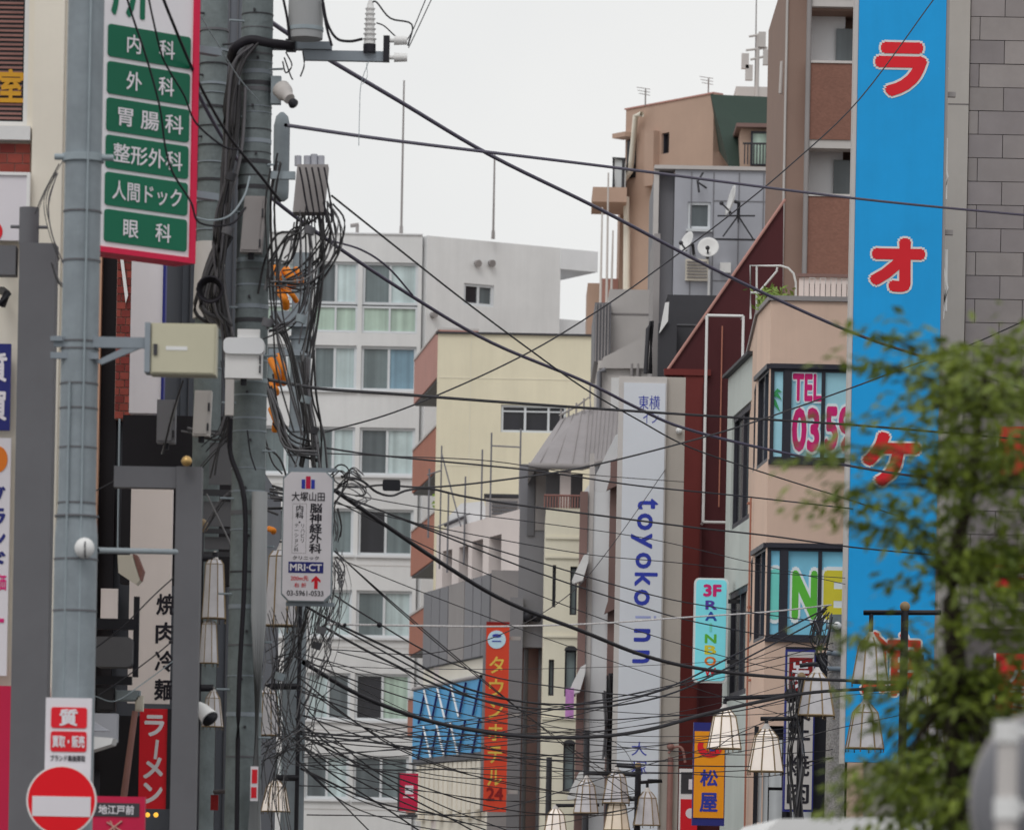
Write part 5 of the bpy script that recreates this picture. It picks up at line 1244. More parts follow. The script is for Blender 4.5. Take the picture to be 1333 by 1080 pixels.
mk('rim', MB().cyl((cX.x, cX.y, P(398, 41, 43.6).z), (cX.x, cX.y, P(398, 36, 43.6).z), .172, n=24), 'galvan', tr)
for pts in ([(420, 0), (426, 30), (438, 50), (455, 54), (472, 51)], [(420, 5), (425, 35), (432, 60)], [(369, 0), (374, 25), (377, 52)]):
    mk('lead', MB().tube(smooth_pts([P(x, y, 43.5) for x, y in pts]), .014), 'black_rubber', tr)
# security camera
cm = thing('security_camera', 'grey dome camera pointing down right of the main pole', 'camera', P(376, 132, 43.7))
a, b = P(367, 117, 43.75), P(381, 134, 43.62)
mk('housing', MB().lathe(a, [(.02, -.05), (.09, -.02), (.085, .06), (.06, .1), (.055, .16)], 14, b - a), 'grey_pale', cm)
mk('lens', MB().lathe(b, [(.045, -.01), (.05, .02), (.01, .05)], 12, b - a), 'black_metal', cm)
mk('mount', MB().wbox(W, W.rect(353, 100, 366, 136), -.05, .05), 'galvan', cm)
# round tank behind the pole and closure cabinet
c2 = P(369, 200, 45.2)
one('cable_drum', MB().lathe((c2.x - .02, c2.y, P(369, 262, 45.2).z), [(.04, 0), (.075, .03), (.08, .1), (.08, .74), (.06, .83), (.02, .87)], 18), 'pole_blue', 'rounded blue-grey canister mounted behind the main pole', 'canister')
W = front(43.4); r = W.rect(383, 214, 427, 275)
cl = thing('cable_cabinet', 'grey trapezoid cable cabinet with four stubs on top', 'cabinet', W.pt((r[0] + r[1]) / 2, r[2], 0))
mk('case', MB().poly(W, [W.hit(381, 276), W.hit(421, 276), W.hit(427, 214), W.hit(387, 214)], -.25, 0), 'grey_mid', cl)
for k in range(4): mk('stub', MB().cyl(P(388 + k * 9 + (k > 0) * 3, 216, 43.5), P(388 + k * 9 + (k > 0) * 3, 203 - (k == 2) * 2, 43.5), .033, n=12), 'grey_metal', cl)
for k in range(5): mk('pigtail', MB().tube(smooth_pts([P(390 + k * 8, 218, 43.3), P(394 + k * 8, 238, 43.28), P(398 + k * 8, 262, 43.3), P(404 + k * 7, 290, 43.3)]), .009), 'black_rubber', cl)
mk('arm', MB().wbox(W, W.rect(352, 222, 384, 232), -.1, -.04), 'galvan', cl)
def jbox(label, x0, y0, x1, y1, Y, m, lid=True, extra=None, skew=0):
    w = front(Y); r = w.rect(x0, y0, x1, y1); b = thing('junction_box', label, 'box', w.pt((r[0] + r[1]) / 2, r[2], 0), 'boxes on the left poles')
    k = M_(skew, Y)
    mk('case', MB().poly(w, [(r[0], r[2]), (r[1], r[2]), (r[1] + k, r[3]), (r[0] + k, r[3])], -.18, 0), m, b)
    if lid: mk('lid', MB().poly(w, [(r[0] + .01, r[2] + .02), (r[1] - .03, r[2] + .02), (r[1] - .03 + k, r[3] - .02), (r[0] + .01 + k, r[3] - .02)], .001, .012), m, b)
    mk('hinge', MB().wbox(w, (r[1] - .025, r[1] - .01, r[2] + .05, r[2] + .12), .001, .02).wbox(w, (r[1] - .025 + k * .6, r[1] - .01 + k * .6, r[3] - .2, r[3] - .12), .001, .02), 'charcoal', b)
    mk('cable_gland', MB().cyl(w.pt(r[0] * .5 + r[1] * .5, r[2], -.08), w.pt(r[0] * .5 + r[1] * .5, r[2] - .06, -.08), .03), 'black_metal', b)
    return b, w, r
jbox('grey upright junction box strapped high on the main pole', 313, 255, 341, 328, 43.6, 'grey_mid', skew=5)
jbox('dark grey slim box left of the two under the cream box', 204, 520, 228, 576, 45.0, 'grey_side')
jbox('pale grey slim box right of the two under the cream box', 251, 508, 273, 567, 44.8, 'grey_pale', skew=2)
b, w, r = jbox('white plastic box with rounded lid on the main pole', 293, 446, 341, 492, 43.5, 'white_metal', lid=False)
mk('lid_cap', MB().poly(w, rrect(w.rect(291, 440, 344, 461), .05), -.2, .04), 'white_plain', b)
mk('top_mount', MB().wbox(w, w.rect(309, 428, 338, 439), -.1, -.02), 'white_metal', b)
mk('side_tab', MB().wbox(w, w.rect(293, 493, 304, 540), -.08, -.01), 'grey_pale', b)
# second pole
c = P(274, 300, 47.0)
t = thing('utility_pole', 'second concrete pole just left of the main pole', 'pole', (c.x, c.y, 0))
mk('shaft', MB().cyl((c.x, c.y, 0), (c.x, c.y, P(280, -80, 47).z), .15, .135, 22), 'concrete_pole', t)
for y in (40, 66, 84, 110, 122, 140, 165, 190, 212, 235, 262, 300, 410, 440, 480): z = P(274, y, 47).z; h = random.choice((.004, .006, .012)); mk('band', MB().cyl((c.x, c.y, z - h), (c.x, c.y, z + h), .15, n=20), random.choice(['steel', 'grey_dark', 'charcoal']), t)
mk('sleeve', MB().cyl((c.x, c.y - .02, P(270, 415, 47).z), (c.x, c.y - .02, P(272, 316, 47).z), .165, .15, 20), 'grey_pale', t)
for k in range(8):
    z = P(274, 20 + k * 40, 47).z; mk('bolt', MB().cyl((c.x + (.1 if k % 2 else -.1), c.y - .1, z), (c.x + (.2 if k % 2 else -.2), c.y - .15, z), .012, n=6), 'charcoal', t)
# third pole behind with the small clinic sign
c = P(389, 600, 52.0)
t = thing('utility_pole', 'slim grey pole behind the cables holding the small clinic sign', 'pole', (c.x, c.y, 0))
zt3 = P(392, 330, 52).z
mk('shaft', MB().cyl((c.x, c.y, 0), (c.x, c.y, zt3), .14, .11, 18), 'pole_blue', t)
for y in (425, 440, 560, 590): z = P(389, y, 52).z; mk('band', MB().cyl((c.x, c.y, z - .02), (c.x, c.y, z + .02), .135, n=18), 'steel', t)
W = front(51.8)
mk('crossarm', MB().wbox(W, W.rect(350, 455, 402, 463), -.05, .05), 'steel', t)
mk('crossarm', MB().wbox(W, W.rect(352, 405, 405, 425), -.05, .02), 'steel', t)
mat('cover_orange', (224, 132, 38), 0.45, 0.06, 3)
for k, (x0, y0, x1, y1, rad) in enumerate(((372, 352, 380, 372, .085), (358, 348, 362, 372, .06), (364, 380, 372, 400, .07), (352, 468, 362, 500, .06), (362, 462, 370, 500, .05), (353, 532, 358, 560, .06), (385, 350, 392, 370, .05), (350, 688, 356, 692, .05), (352, 500, 360, 512, .05), (366, 372, 386, 392, .045))):
    one('insulating_cover', MB().tube(smooth_pts([P(x0, y0, 49.5), P((x0 + x1) / 2 + 3, (y0 + y1) / 2, 49.4), P(x1, y1, 49.5)], 4), rad * .62, 10), 'cover_orange', 'orange insulating cover clipped on wires behind the main pole', 'cover', 'orange covers behind the main pole')
W = front(47.0); r = W.rect(367, 613, 433, 783); e = .07
t = thing('clinic_plate', 'small white octagonal clinic sign with blue and red marks', 'sign', W.pt((r[0] + r[1]) / 2, r[2], 0))
oc = lambda r, e: [(r[0] + e, r[2]), (r[1] - e, r[2]), (r[1], r[2] + e), (r[1], r[3] - e), (r[1] - e, r[3]), (r[0] + e, r[3]), (r[0], r[3] - e), (r[0], r[2] + e)]
mk('frame', MB().poly(W, oc(r, e), -.12, 0), 'galvan', t)
mk('face', MB().poly(W, oc(inset(r, .012), e), .001, .01), 'sign_white', t)
S = lambda *a: sub(r, *a)
q = MB().wbox(W, S(.37, .065, .44, .135), .012, .014).wbox(W, S(.56, .065, .63, .135), .012, .014); mk('blue_bar', q, 'inn_blue', t)
mk('red_bar', MB().wbox(W, S(.455, .04, .545, .135), .012, .014), 'crimson', t)
text(t, W, '大塚山田', S(.18, .16, .83, .23), 'ink_black', .013, .01)
text(t, W, '脳神経外科', S(.54, .245, .78, .63), 'ink_black', .013, .022, stack=True)
text(t, W, '内科・', S(.26, .26, .42, .42), 'ink_black', .013, .008, stack=True)
text(t, W, 'リハビリ', S(.36, .40, .45, .55), 'ink_black', .013, .0, stack=True)
text(t, W, 'テーション科', S(.24, .40, .33, .62), 'ink_black', .013, .0, stack=True)
q = MB()
bx0 = S(.2, .25, .48, .63)
for (a, b, c_, d_) in ((bx0[0], bx0[1], bx0[2], bx0[2] + .003), (bx0[0], bx0[1], bx0[3] - .003, bx0[3]), (bx0[0], bx0[0] + .003, bx0[2], bx0[3]), (bx0[1] - .003, bx0[1], bx0[2], bx0[3])): q.wbox(W, (a, b, c_, d_), .0115, .0125)
mk('text_border', q, 'grey_mid', t)
text(t, W, 'クリニック', S(.22, .65, .74, .68), 'ink_black', .013, .008)
mk('navy_block', MB().wbox(W, S(.14, .695, .83, .78), .011, .013), 'navy', t)
text(t, W, 'MRI·CT', S(.17, .71, .80, .765), 'sign_white', .016, .03)
text(t, W, '200m先', S(.19, .80, .54, .84), 'sign_red', .013, .008); text(t, W, '右 折', S(.26, .855, .5, .89), 'sign_red', .013, .008)
a = S(.6, .8, .78, .9); xm = (a[0] + a[1]) / 2
mk('arrow', MB().poly(W, [(xm - .018, a[2]), (xm + .018, a[2]), (xm + .018, a[3] - .05), (a[1], a[3] - .07), (a[1], a[3] - .045), (xm, a[3]), (a[0], a[3] - .045), (a[0], a[3] - .07), (xm - .018, a[3] - .05)], .012, .014), 'sign_red', t)
text(t, W, '03-5961-0533', S(.12, .915, .84, .955), 'ink_black', .013, .008)
mk('hanger', MB().wbox(W, (r[0] + .05, r[1] + .03, r[3] + .002, r[3] + .04), -.1, -.05).wbox(W, (r[0] + .05, r[1] + .03, r[2] - .04, r[2] - .002), -.1, -.05), 'steel', t)
# ================================================================== overhead cables
BK, VI = 'black_rubber', 'cable_violet'
mt = bpy.data.materials.new('tangle_wire'); mt.use_nodes = True; MATS['tangle_wire'] = mt
N_, L_n = mt.node_tree.nodes, mt.node_tree.links
ge = N_.new('ShaderNodeNewGeometry'); cr_ = N_.new('ShaderNodeValToRGB')
cr_.color_ramp.elements[0].position = 0.0; cr_.color_ramp.elements[0].color = (.012, .011, .014, 1)
cr_.color_ramp.elements[1].position = 1.0; cr_.color_ramp.elements[1].color = (.22, .22, .23, 1)
for p_, v_ in ((.3, .02), (.55, .045), (.8, .11)):
    e_ = cr_.color_ramp.elements.new(p_); e_.color = (v_, v_ * .96, v_ * 1.08, 1)
L_n.new(ge.outputs['Random Per Island'], cr_.inputs['Fac']); L_n.new(cr_.outputs['Color'], N_['Principled BSDF'].inputs['Base Color'])
N_['Principled BSDF'].inputs['Roughness'].default_value = .42
cable([(340, 20), (372, 42), (405, 64), (520, 132), (640, 203), (780, 272), (945, 358), (1105, 431), (1210, 467), (1330, 505), (1450, 545)], 44, 79.9, 5.2, VI, 'thick violet-black cable falling from the main pole top across the sky to the blue sign')
cable([(372, 163), (520, 184), (790, 217), (1110, 258), (1333, 280), (1500, 294)], 44, 79.9, 4.4, VI, 'nearly level thick cable crossing the sky and the blue sign')
cable([(150, -20), (230, 60), (262, 130), (300, 195), (345, 250), (430, 315), (540, 388), (640, 446), (760, 496), (830, 531), (890, 557), (1000, 585), (1140, 612), (1260, 628), (1400, 642)], 40.0, 79.9, 5.0, VI, 'heavy cable passing the clinic sign and running down right to the blue sign')
cable([(425, 312), (470, 325), (505, 348), (537, 384)], 47, 50, 3.2, VI, 'short doubled strand lashed to the heavy cable over the apartment windows')
cable([(432, 255), (520, 325), (600, 388), (680, 448), (760, 505), (830, 546), (900, 583), (1000, 617), (1092, 646), (1180, 675)], 44, 75.95, 2.4, BK, 'thin black wire starting at the cable cabinet and ending by the tree')
cable([(348, 494), (420, 506), (520, 513), (650, 523), (840, 536), (1000, 546), (1110, 553), (1230, 563), (1400, 578)], 45, 79.9, 4.2, BK, 'level black cable crossing the yellow building above its window')
cable([(420, 563), (500, 541), (570, 514), (650, 478), (720, 441), (800, 390), (870, 340), (950, 280), (1030, 214), (1120, 128), (1215, 0), (1260, -60)], 52, 74, 2.2, BK, 'thin wire climbing from the left poles over the grey metal building to the top right')
cable([(425, 583), (480, 591), (560, 599), (700, 613), (830, 632), (960, 645), (1110, 662)], 50, 76, 2.6, BK, 'thin wire crossing just below the yellow building window')
cable([(425, 590), (520, 594), (640, 600), (760, 617), (890, 627)], 50, 97, 1.6, BK, 'very thin wire doubling the one under the yellow building window')
cable([(440, 632), (470, 634), (500, 631), (560, 634), (650, 625), (760, 608), (890, 576), (985, 548), (1105, 506), (1180, 478), (1260, 450), (1333, 418), (1420, 380)], 48, 79.9, 2.6, BK, 'wire rising to the right from the black splice box to the stone wall')
cable([(445, 620), (470, 625), (490, 640), (510, 645), (530, 638), (560, 636), (600, 645), (660, 655), (760, 668), (900, 686), (1000, 697), (1110, 712), (1215, 722)], 48, 75.95, 3.0, BK, 'wire falling gently right from the splice box past the tall pale sign')
W = front(48.6)
one('splice_box', MB().poly(W, rrect(W.rect(498, 624, 521, 638), .02), -.08, 0), 'black_metal', 'small black splice box hanging on the wire beside the clinic plate', 'box')
cable([(436, 638), (500, 682), (580, 736), (660, 783), (760, 822), (830, 850), (900, 868), (1000, 880), (1120, 886), (1174, 888)], 48, 62, 6.0, BK, 'thickest black cable sagging from the clinic plate across the tall pale sign')
cable([(440, 642), (560, 690), (700, 745), (830, 788), (900, 808), (1000, 828), (1088, 848)], 48, 79, 2.2, BK, 'thin wire just above the thickest sagging cable')
cable([(450, 648), (600, 701), (720, 737), (840, 772), (930, 790), (1090, 812)], 48, 76, 2.0, BK, 'second thin wire above the thickest sagging cable')
cable([(425, 812), (540, 814), (650, 815), (780, 811), (880, 804), (1000, 796), (1082, 787)], 48, 78, 3.0, ('wire_white', (196, 192, 192), .5, .2, 12), 'pale twisted wire stretched level to the speckled pole')
one('wire_bead', MB().ball(P(440, 813, 48.4), .03).ball(P(494, 813, 48.9), .03).ball(P(449, 813, 48.4), .02), 'black_metal', 'small dark clamps on the pale twisted wire', 'clamp')
cable([(890, 576), (860, 620), (800, 705), (745, 770), (660, 822), (560, 850), (430, 845)], 100, 60, 1.4, BK, 'hair-thin wire drooping from the tall pale sign toward the left')
cable([(438, 655), (540, 680), (640, 700), (770, 722), (880, 732), (1000, 745), (1100, 752)], 48, 76, 1.5, BK, 'hair-thin level wire over the peach second floor windows')
cable([(438, 640), (560, 662), (700, 680), (850, 702), (990, 735), (1100, 760)], 48, 76, 1.4, BK, 'hair-thin wire slanting over the toyshade of the red wall'.replace('toyshade of the ', 'dark '))
cable([(400, 790), (440, 812), (520, 850), (600, 893), (700, 915), (800, 912), (880, 890), (960, 850), (1075, 792)], 48, 78, 3.0, BK, 'dipping cable from the left tangle up to the speckled pole, upper')
cable([(420, 815), (500, 858), (600, 903), (700, 922), (800, 918), (880, 900), (960, 862), (1078, 800)], 48, 78, 3.0, BK, 'dipping cable from the left tangle up to the speckled pole, lower')
cable([(395, 862), (470, 905), (560, 938), (660, 956), (760, 959), (840, 950), (930, 926), (1040, 903), (1130, 896), (1174, 893)], 48, 62, 6.0, BK, 'thick black cable crossing the blue hotel panel and orange sign')
cable([(440, 815), (560, 880), (640, 915), (760, 936), (860, 932), (960, 925), (1042, 905)], 48, 74, 2.2, BK, 'thin wire under the thick cable over the orange sign')
cable([(436, 775), (475, 800), (560, 850), (640, 880), (720, 893), (800, 903), (900, 907), (1000, 904), (1040, 900)], 48, 74, 2.0, BK, 'thin wire over the hotel fascia ending by the lamps')
low = [([(392, 952), (470, 958), (560, 958), (660, 955)], 3.2), ([(392, 955), (470, 964), (560, 975), (660, 985), (780, 992), (880, 996), (1010, 996)], 3.0),
       ([(395, 958), (460, 990), (540, 1020), (620, 1045), (700, 1058), (800, 1060)], 2.6), ([(385, 935), (450, 985), (520, 1030), (600, 1072), (640, 1095)], 3.0),
       ([(382, 960), (430, 1005), (500, 1050), (560, 1090)], 3.2), ([(390, 968), (460, 1012), (540, 1050), (620, 1075), (680, 1100)], 2.6),
       ([(388, 880), (450, 930), (520, 975), (600, 1005), (700, 1025), (780, 1040)], 2.2), ([(388, 890), (480, 950), (560, 990), (660, 1020), (760, 1033)], 2.0),
       ([(392, 975), (480, 1000), (600, 1000), (720, 1003), (860, 1005), (1000, 1010)], 2.0), ([(480, 1000), (600, 1018), (700, 1030), (800, 1035)], 1.8),
       ([(390, 1022), (470, 1025), (560, 1030), (660, 1042)], 1.8), ([(388, 990), (440, 1040), (480, 1080), (500, 1100)], 2.6),
       ([(395, 1000), (450, 1045), (520, 1070), (600, 1085)], 2.2), ([(660, 960), (760, 968), (850, 975), (960, 982), (1060, 978)], 2.2),
       ([(660, 990), (760, 1003), (860, 1006), (1000, 1000)], 2.2), ([(560, 1060), (660, 1050), (760, 1020), (860, 990), (940, 970)], 1.8),
       ([(640, 975), (740, 985), (850, 990), (980, 975), (1080, 950)], 1.8), ([(600, 1062), (700, 1060), (780, 1058)], 3.0),
       ([(440, 848), (520, 870), (560, 898), (620, 915), (700, 940), (800, 965)], 1.6), ([(880, 990), (960, 955), (1040, 920), (1100, 905)], 1.8),
       ([(384, 905), (440, 965), (500, 1010), (580, 1050), (660, 1080)], 2.4), ([(390, 945), (480, 985), (580, 1010), (680, 1012), (800, 1005)], 1.8),
       ([(400, 1060), (500, 1062), (600, 1070), (700, 1075)], 2.0), ([(640, 940), (740, 948), (840, 958), (1000, 955)], 1.6)]
rw = random.Random(77)
ANCH = [(793, 880, 1000, 104, 'the thin dark post'), (1087, 800, 985, 79, 'the speckled pole'), (1041, 892, 960, 74, 'the lamp before the brush kanji sign'), (830, 1005, 1050, 92, 'the far lantern lamp'), (1174, 800, 930, 62, 'the lamp before the blue sign')]
wires = []
for pts, w in low:
    x0, y0 = pts[0]; x1, y1 = pts[-1]
    if x0 > 450: pts = [(392, max(850, min(1000, y0 - 60))), (x0 * .5 + 196, y0 * .5 + max(850, min(1000, y0 - 60)) * .5 + 14)] + pts
    if y1 > 1079: wires.append((pts, w, 48 + (x1 - 390) * .05, 'the bottom edge')); continue
    A = [a for a in ANCH if a[0] > x1 + 12] or [ANCH[4]]
    a = min(A, key=lambda a: abs(a[0] - x1) + 2 * abs(min(max(y1, a[1]), a[2]) - y1))
    wires.append((pts + [(a[0], min(max(y1 - 4, a[1]), a[2]))], w, a[3], a[4]))
for k in range(22):
    ya = rw.uniform(850, 1000); xa = rw.uniform(383, 402); a = rw.choice(ANCH[:4] + ANCH[1:3]); xb, yb = a[0], rw.uniform(a[1], a[2])
    if rw.random() < .25: ya = rw.uniform(640, 800); xa = 436
    sg = rw.uniform(.05, .16) * (xb - xa) * .5
    wires.append(([(xa, ya)] + [(xa + (xb - xa) * f_, ya + (yb - ya) * f_ + sg * 4 * f_ * (1 - f_) * .6) for f_ in (.2, .4, .6, .8)] + [(xb, yb)], rw.uniform(1.0, 2.2), a[3], a[4]))
for pts, w, Y1, nm in wires:
    y0 = pts[0][1]; ht = 'the clinic plate' if y0 < 840 else ('the tangle top' if y0 < 905 else ('the tangle middle' if y0 < 960 else 'the tangle foot'))
    th = 'hair-thin' if w < 1.7 else ('thin' if w < 2.4 else 'medium')
    cable(pts, 48, Y1, w * .8, BK, th + ' black wire sagging from ' + ht + ' to ' + nm, group='wires fanning out low across the street')
# loose cables about the poles
cable([(160, -20), (172, 20), (192, 80), (208, 140), (215, 190), (225, 225), (248, 262), (260, 290), (300, 292), (320, 270)], 38.7, 39.6, 3.4, BK, 'black cable hanging over the clinic sign, left of the three')
cable([(190, -20), (198, 20), (210, 70), (222, 95), (240, 125), (255, 160), (290, 190), (312, 195)], 38.7, 40.0, 3.2, BK, 'knotted black cable over the clinic sign, middle of the three')
cable([(205, -20), (225, 30), (246, 80), (270, 130), (300, 180), (340, 230), (365, 262)], 39.0, 42.6, 5.0, BK, 'thick black cable over the clinic sign, right of the three')
cable([(248, 0), (285, 60), (310, 100), (337, 132)], 40.5, 43.6, 2.0, 'galvan', 'thin grey stay wire reaching the main pole')
cable([(250, 282), (275, 287), (300, 280), (318, 255), (325, 230)], 43, 43.4, 3.4, 'galvan', 'twisted pale wire looped between the two concrete poles')
cable([(480, 80), (470, 110), (468, 150), (467, 190)], 43.8, 43.8, 1.2, 'galvan', 'thin cord hanging from the crossarm')
cable([(477, 82), (478, 100), (472, 110)], 43.8, 43.8, 1.0, 'galvan', 'short thin cord loop under the crossarm')
cable([(566, -10), (545, 35), (532, 62)], 46, 43.9, 1.8, BK, 'thin wire from the upper insulator to the sky, right')
cable([(558, -10), (538, 38), (530, 52)], 46, 43.9, 1.8, BK, 'thin wire from the upper insulator to the sky, left')
cable([(122, 845), (160, 815), (200, 775), (230, 748), (262, 720)], 44, 45, 2.0, BK, 'thin black wire slanting up over the white kanji sign, upper')
cable([(128, 905), (165, 880), (205, 850), (235, 825)], 44, 45, 2.0, BK, 'thin black wire slanting up over the white kanji sign, lower')
cable([(122, 905), (150, 912), (185, 890), (228, 858)], 43.8, 45, 1.6, 'galvan', 'pale wire strung low before the white kanji sign')
cable([(122, 640), (150, 625), (185, 606)], 44, 45, 1.8, BK, 'short wire slanting behind the grey post arm')
W = front(45.5)
for x0, y0, x1, y1, m_, lb in ((126, 895, 150, 925, 'charcoal', 'small dark meter box under the flood light'), (150, 898, 182, 912, 'galvan', 'pale ledge plate under the flood light'), (176, 905, 186, 925, 'beige', 'small beige fitting left of the red katakana sign')):
    one('wall_fitting', MB().wbox(W, W.rect(x0, y0, x1, y1), -.15, 0).wbox(W, W.rect(x0 + 2, y0 + 2, x1 - 2, y1 - 2), .002, .03), m_, lb, 'fitting')
one('bamboo_pole', MB().cyl(P(160, 1045, 45.2), P(176, 925, 45.2), .035, .03, 10), 'rail_brown', 'leaning brown pole left of the red katakana sign', 'pole')
def bundle(label, paths, Y, w, n, jit, seed, dz=.25):
    rg = random.Random(seed); q = MB()
    for k in range(n):
        pts = rg.choice(paths); ox, oy = rg.gauss(0, jit), rg.gauss(0, jit)
        y = Y + rg.uniform(-dz, dz)
        pp = [P(x + ox + rg.gauss(0, jit * .5), yy + oy + rg.gauss(0, jit * .6), y) for x, yy in pts]
        q.tube(smooth_pts(pp, 4), M_(w * rg.uniform(.5, 1.2) / 2, Y), 5)
    o = mk('cable_bundle', q, 'tangle_wire', kind='stuff'); return tag(o, label, 'cables')
bundle('black mass of cables bound between the two concrete poles', [[(330, 60), (308, 90), (300, 150), (296, 230), (292, 320), (280, 400), (296, 430)], [(312, 120), (305, 200), (285, 300), (288, 380), (300, 470)], [(300, 300), (275, 350), (265, 400), (290, 420)]], 43.9, 7, 22, 4, 3)
bundle('black cables looping from the cable cabinet down to the third pole', [[(398, 276), (404, 320), (400, 380), (390, 410), (365, 425), (350, 430)], [(412, 276), (415, 330), (408, 400), (398, 460)], [(425, 262), (440, 290), (436, 330), (400, 370), (355, 372)],
        [(405, 276), (395, 300), (372, 310), (355, 340), (348, 380)], [(420, 270), (425, 300), (418, 330), (395, 350), (370, 362)], [(390, 285), (380, 330), (370, 345)], [(360, 210), (352, 260), (356, 330), (358, 420), (372, 470), (392, 560)]], 43.6, 2.9, 44, 5, 5)
bundle('dense dark cables running down the third pole', [[(356, 420), (372, 450), (385, 510), (395, 560), (385, 612)], [(400, 460), (402, 510), (410, 560), (415, 612)], [(350, 560), (365, 590), (378, 612)], [(348, 500), (360, 540), (375, 580), (410, 590)], [(350, 640), (372, 640)], [(346, 650), (372, 655)]], 47.6, 3.2, 44, 6, 8)
bundle('tangled black wires hanging below the clinic plate', [[(395, 782), (392, 800), (385, 830), (370, 850), (350, 850)], [(425, 785), (418, 820), (424, 850), (414, 880), (395, 945)], [(405, 785), (395, 830), (370, 860), (362, 900), (366, 950)], [(350, 800), (358, 850), (350, 900), (372, 960)],
        [(430, 730), (438, 760), (436, 800), (415, 835)], [(385, 785), (380, 840), (365, 880)]], 47.4, 1.4, 64, 9, 11)
bundle('knot of fine wires at the left end of the low wires', [[(345, 940), (370, 960), (400, 955)], [(350, 990), (375, 970), (395, 985)], [(350, 960), (365, 985), (385, 1000)], [(360, 930), (380, 950), (390, 980)], [(345, 985), (365, 975), (395, 950)], [(372, 960), (360, 1000), (352, 1040)], [(366, 1000), (362, 1030), (366, 1090)]], 47.3, 1.2, 55, 9, 13)
bundle('curled spare wires at the right of the clinic plate', [[(432, 620), (445, 610), (452, 620), (445, 640), (436, 660), (437, 690)], [(436, 640), (450, 625), (470, 635), (476, 645), (462, 650)], [(434, 660), (440, 680), (438, 700)], [(436, 730), (446, 745), (440, 760)], [(450, 620), (460, 612), (472, 622)]], 47.2, 1.7, 26, 3, 17)
bundle('loose black cables dropping beside the grey post', [[(238, 500), (225, 540), (212, 590)], [(290, 470), (296, 520), (288, 560), (265, 585)], [(240, 560), (285, 570), (300, 540)], [(300, 545), (285, 580), (275, 620)], [(265, 640), (290, 690), (310, 730)], [(230, 640), (262, 600), (300, 560)], [(266, 690), (290, 650), (318, 628)]], 45.0, 2.4, 18, 2.5, 19)
bundle('dangling wires along the left edge of the corner building', [[(78, 215), (60, 250), (48, 280)], [(76, 225), (62, 260), (66, 300), (80, 340)], [(70, 340), (78, 365), (92, 375)]], 39.5, 1.8, 9, 2, 23)
bundle('frayed service wires on the speckled pole', [[(1078, 795), (1068, 812), (1062, 830)], [(1080, 800), (1074, 830), (1066, 850)], [(1058, 808), (1066, 828), (1064, 848), (1075, 870)], [(1075, 790), (1065, 800), (1055, 830), (1066, 845)]], 78.2, 2.0, 20, 3, 29)
bundle('wires wound round the lantern post before the brush kanji sign', [[(1030, 880), (1034, 940), (1030, 990), (1036, 1075)], [(1045, 880), (1038, 930), (1046, 980), (1038, 1060)]], 73.8, 2.4, 10, 3, 31)
bundle('bunched wires on the thin post beside the tall pale sign', [[(792, 880), (793, 920), (791, 960), (793, 1000)], [(788, 900), (791, 940), (789, 985)]], 104, 2.6, 10, 1.5, 37)
for k, (px, py, yy) in enumerate(((403, 300, 43.2), (392, 415, 43.2), (300, 230, 43.4), (296, 300, 43.4), (398, 520, 47.2), (408, 560, 47.2), (418, 820, 47.0), (364, 880, 47.0), (412, 840, 47.0), (348, 420, 43.4))):
    a = P(px, py, yy); one('cable_tie', MB().cyl(a - Vector((.01, 0, .035)), a + Vector((.01, 0, .035)), .05, .055, 10), ['grey_dark', 'galvan', 'charcoal'][k % 3], 'short sleeve clamping the bundled cables by the poles', 'clamp', 'sleeves on the cable bundles')
q = MB(); a = P(274, 378, 43.4)
for k in range(5):
    r_ = .09 + .008 * k; q.tube([a + Vector((r_ * math.cos(x * math.pi / 8), -.03 * k + .05, r_ * math.sin(x * math.pi / 8))) for x in range(17)], .012, 6)
one('cable_coil', q, BK, 'ring of coiled black cable left of the main pole', 'cable coil')
q = MB(); a = P(444, 617, 47.1)
for k in range(3): q.tube([a + Vector((.085 * math.cos(x * math.pi / 8), .02 * k, .1 * math.sin(x * math.pi / 8))) for x in range(17)], .007, 6)
one('cable_coil', q, BK, 'small wire loop beside the clinic plate', 'cable coil')
one('wire_post', MB().cyl((P(793, 1000, 104).x, 104, 0), P(796, 876, 104), .09, .07, 10), 'black_metal', 'thin dark post in front of the narrow white house', 'post')
c_ = P(640, 1070, 110)
for px, y0 in ((715, 985), (764, 950)): one('thin_post', MB().cyl((P(px, 1000, 112).x, 112, 0), P(px, y0, 112), .08, .07, 8), 'charcoal', 'short dark post before the cream wall, ' + ('left' if px == 715 else 'right'), 'post')
# small labels stuck on the main pole
W = front(43.55)
t, d = flat_sign('pole_sticker', 'small red and white sticker low on the main pole', W, W.rect(326, 997, 336, 1042), 'sign_white', .01, d=0)
mk('red_mark', MB().wbox(W, W.rect(328, 1001, 335, 1019), d, d + .003), 'sign_red', t); mk('red_mark', MB().wbox(W, W.rect(327, 1024, 334, 1038), d, d + .003), 'sign_red', t)
t = thing('alarm_lamp', 'small dark red lamp on a dark arm left of the main pole', 'lamp', P(279, 1054, 46))
mk('lamp_case', MB().wbox(front(46), front(46).rect(274, 1034, 284, 1054), -.03, 0), 'dark_red', t)
mk('arm', MB().tube([P(280, 1030, 46), P(330, 1028, 44.2)], .025), 'black_metal', t)
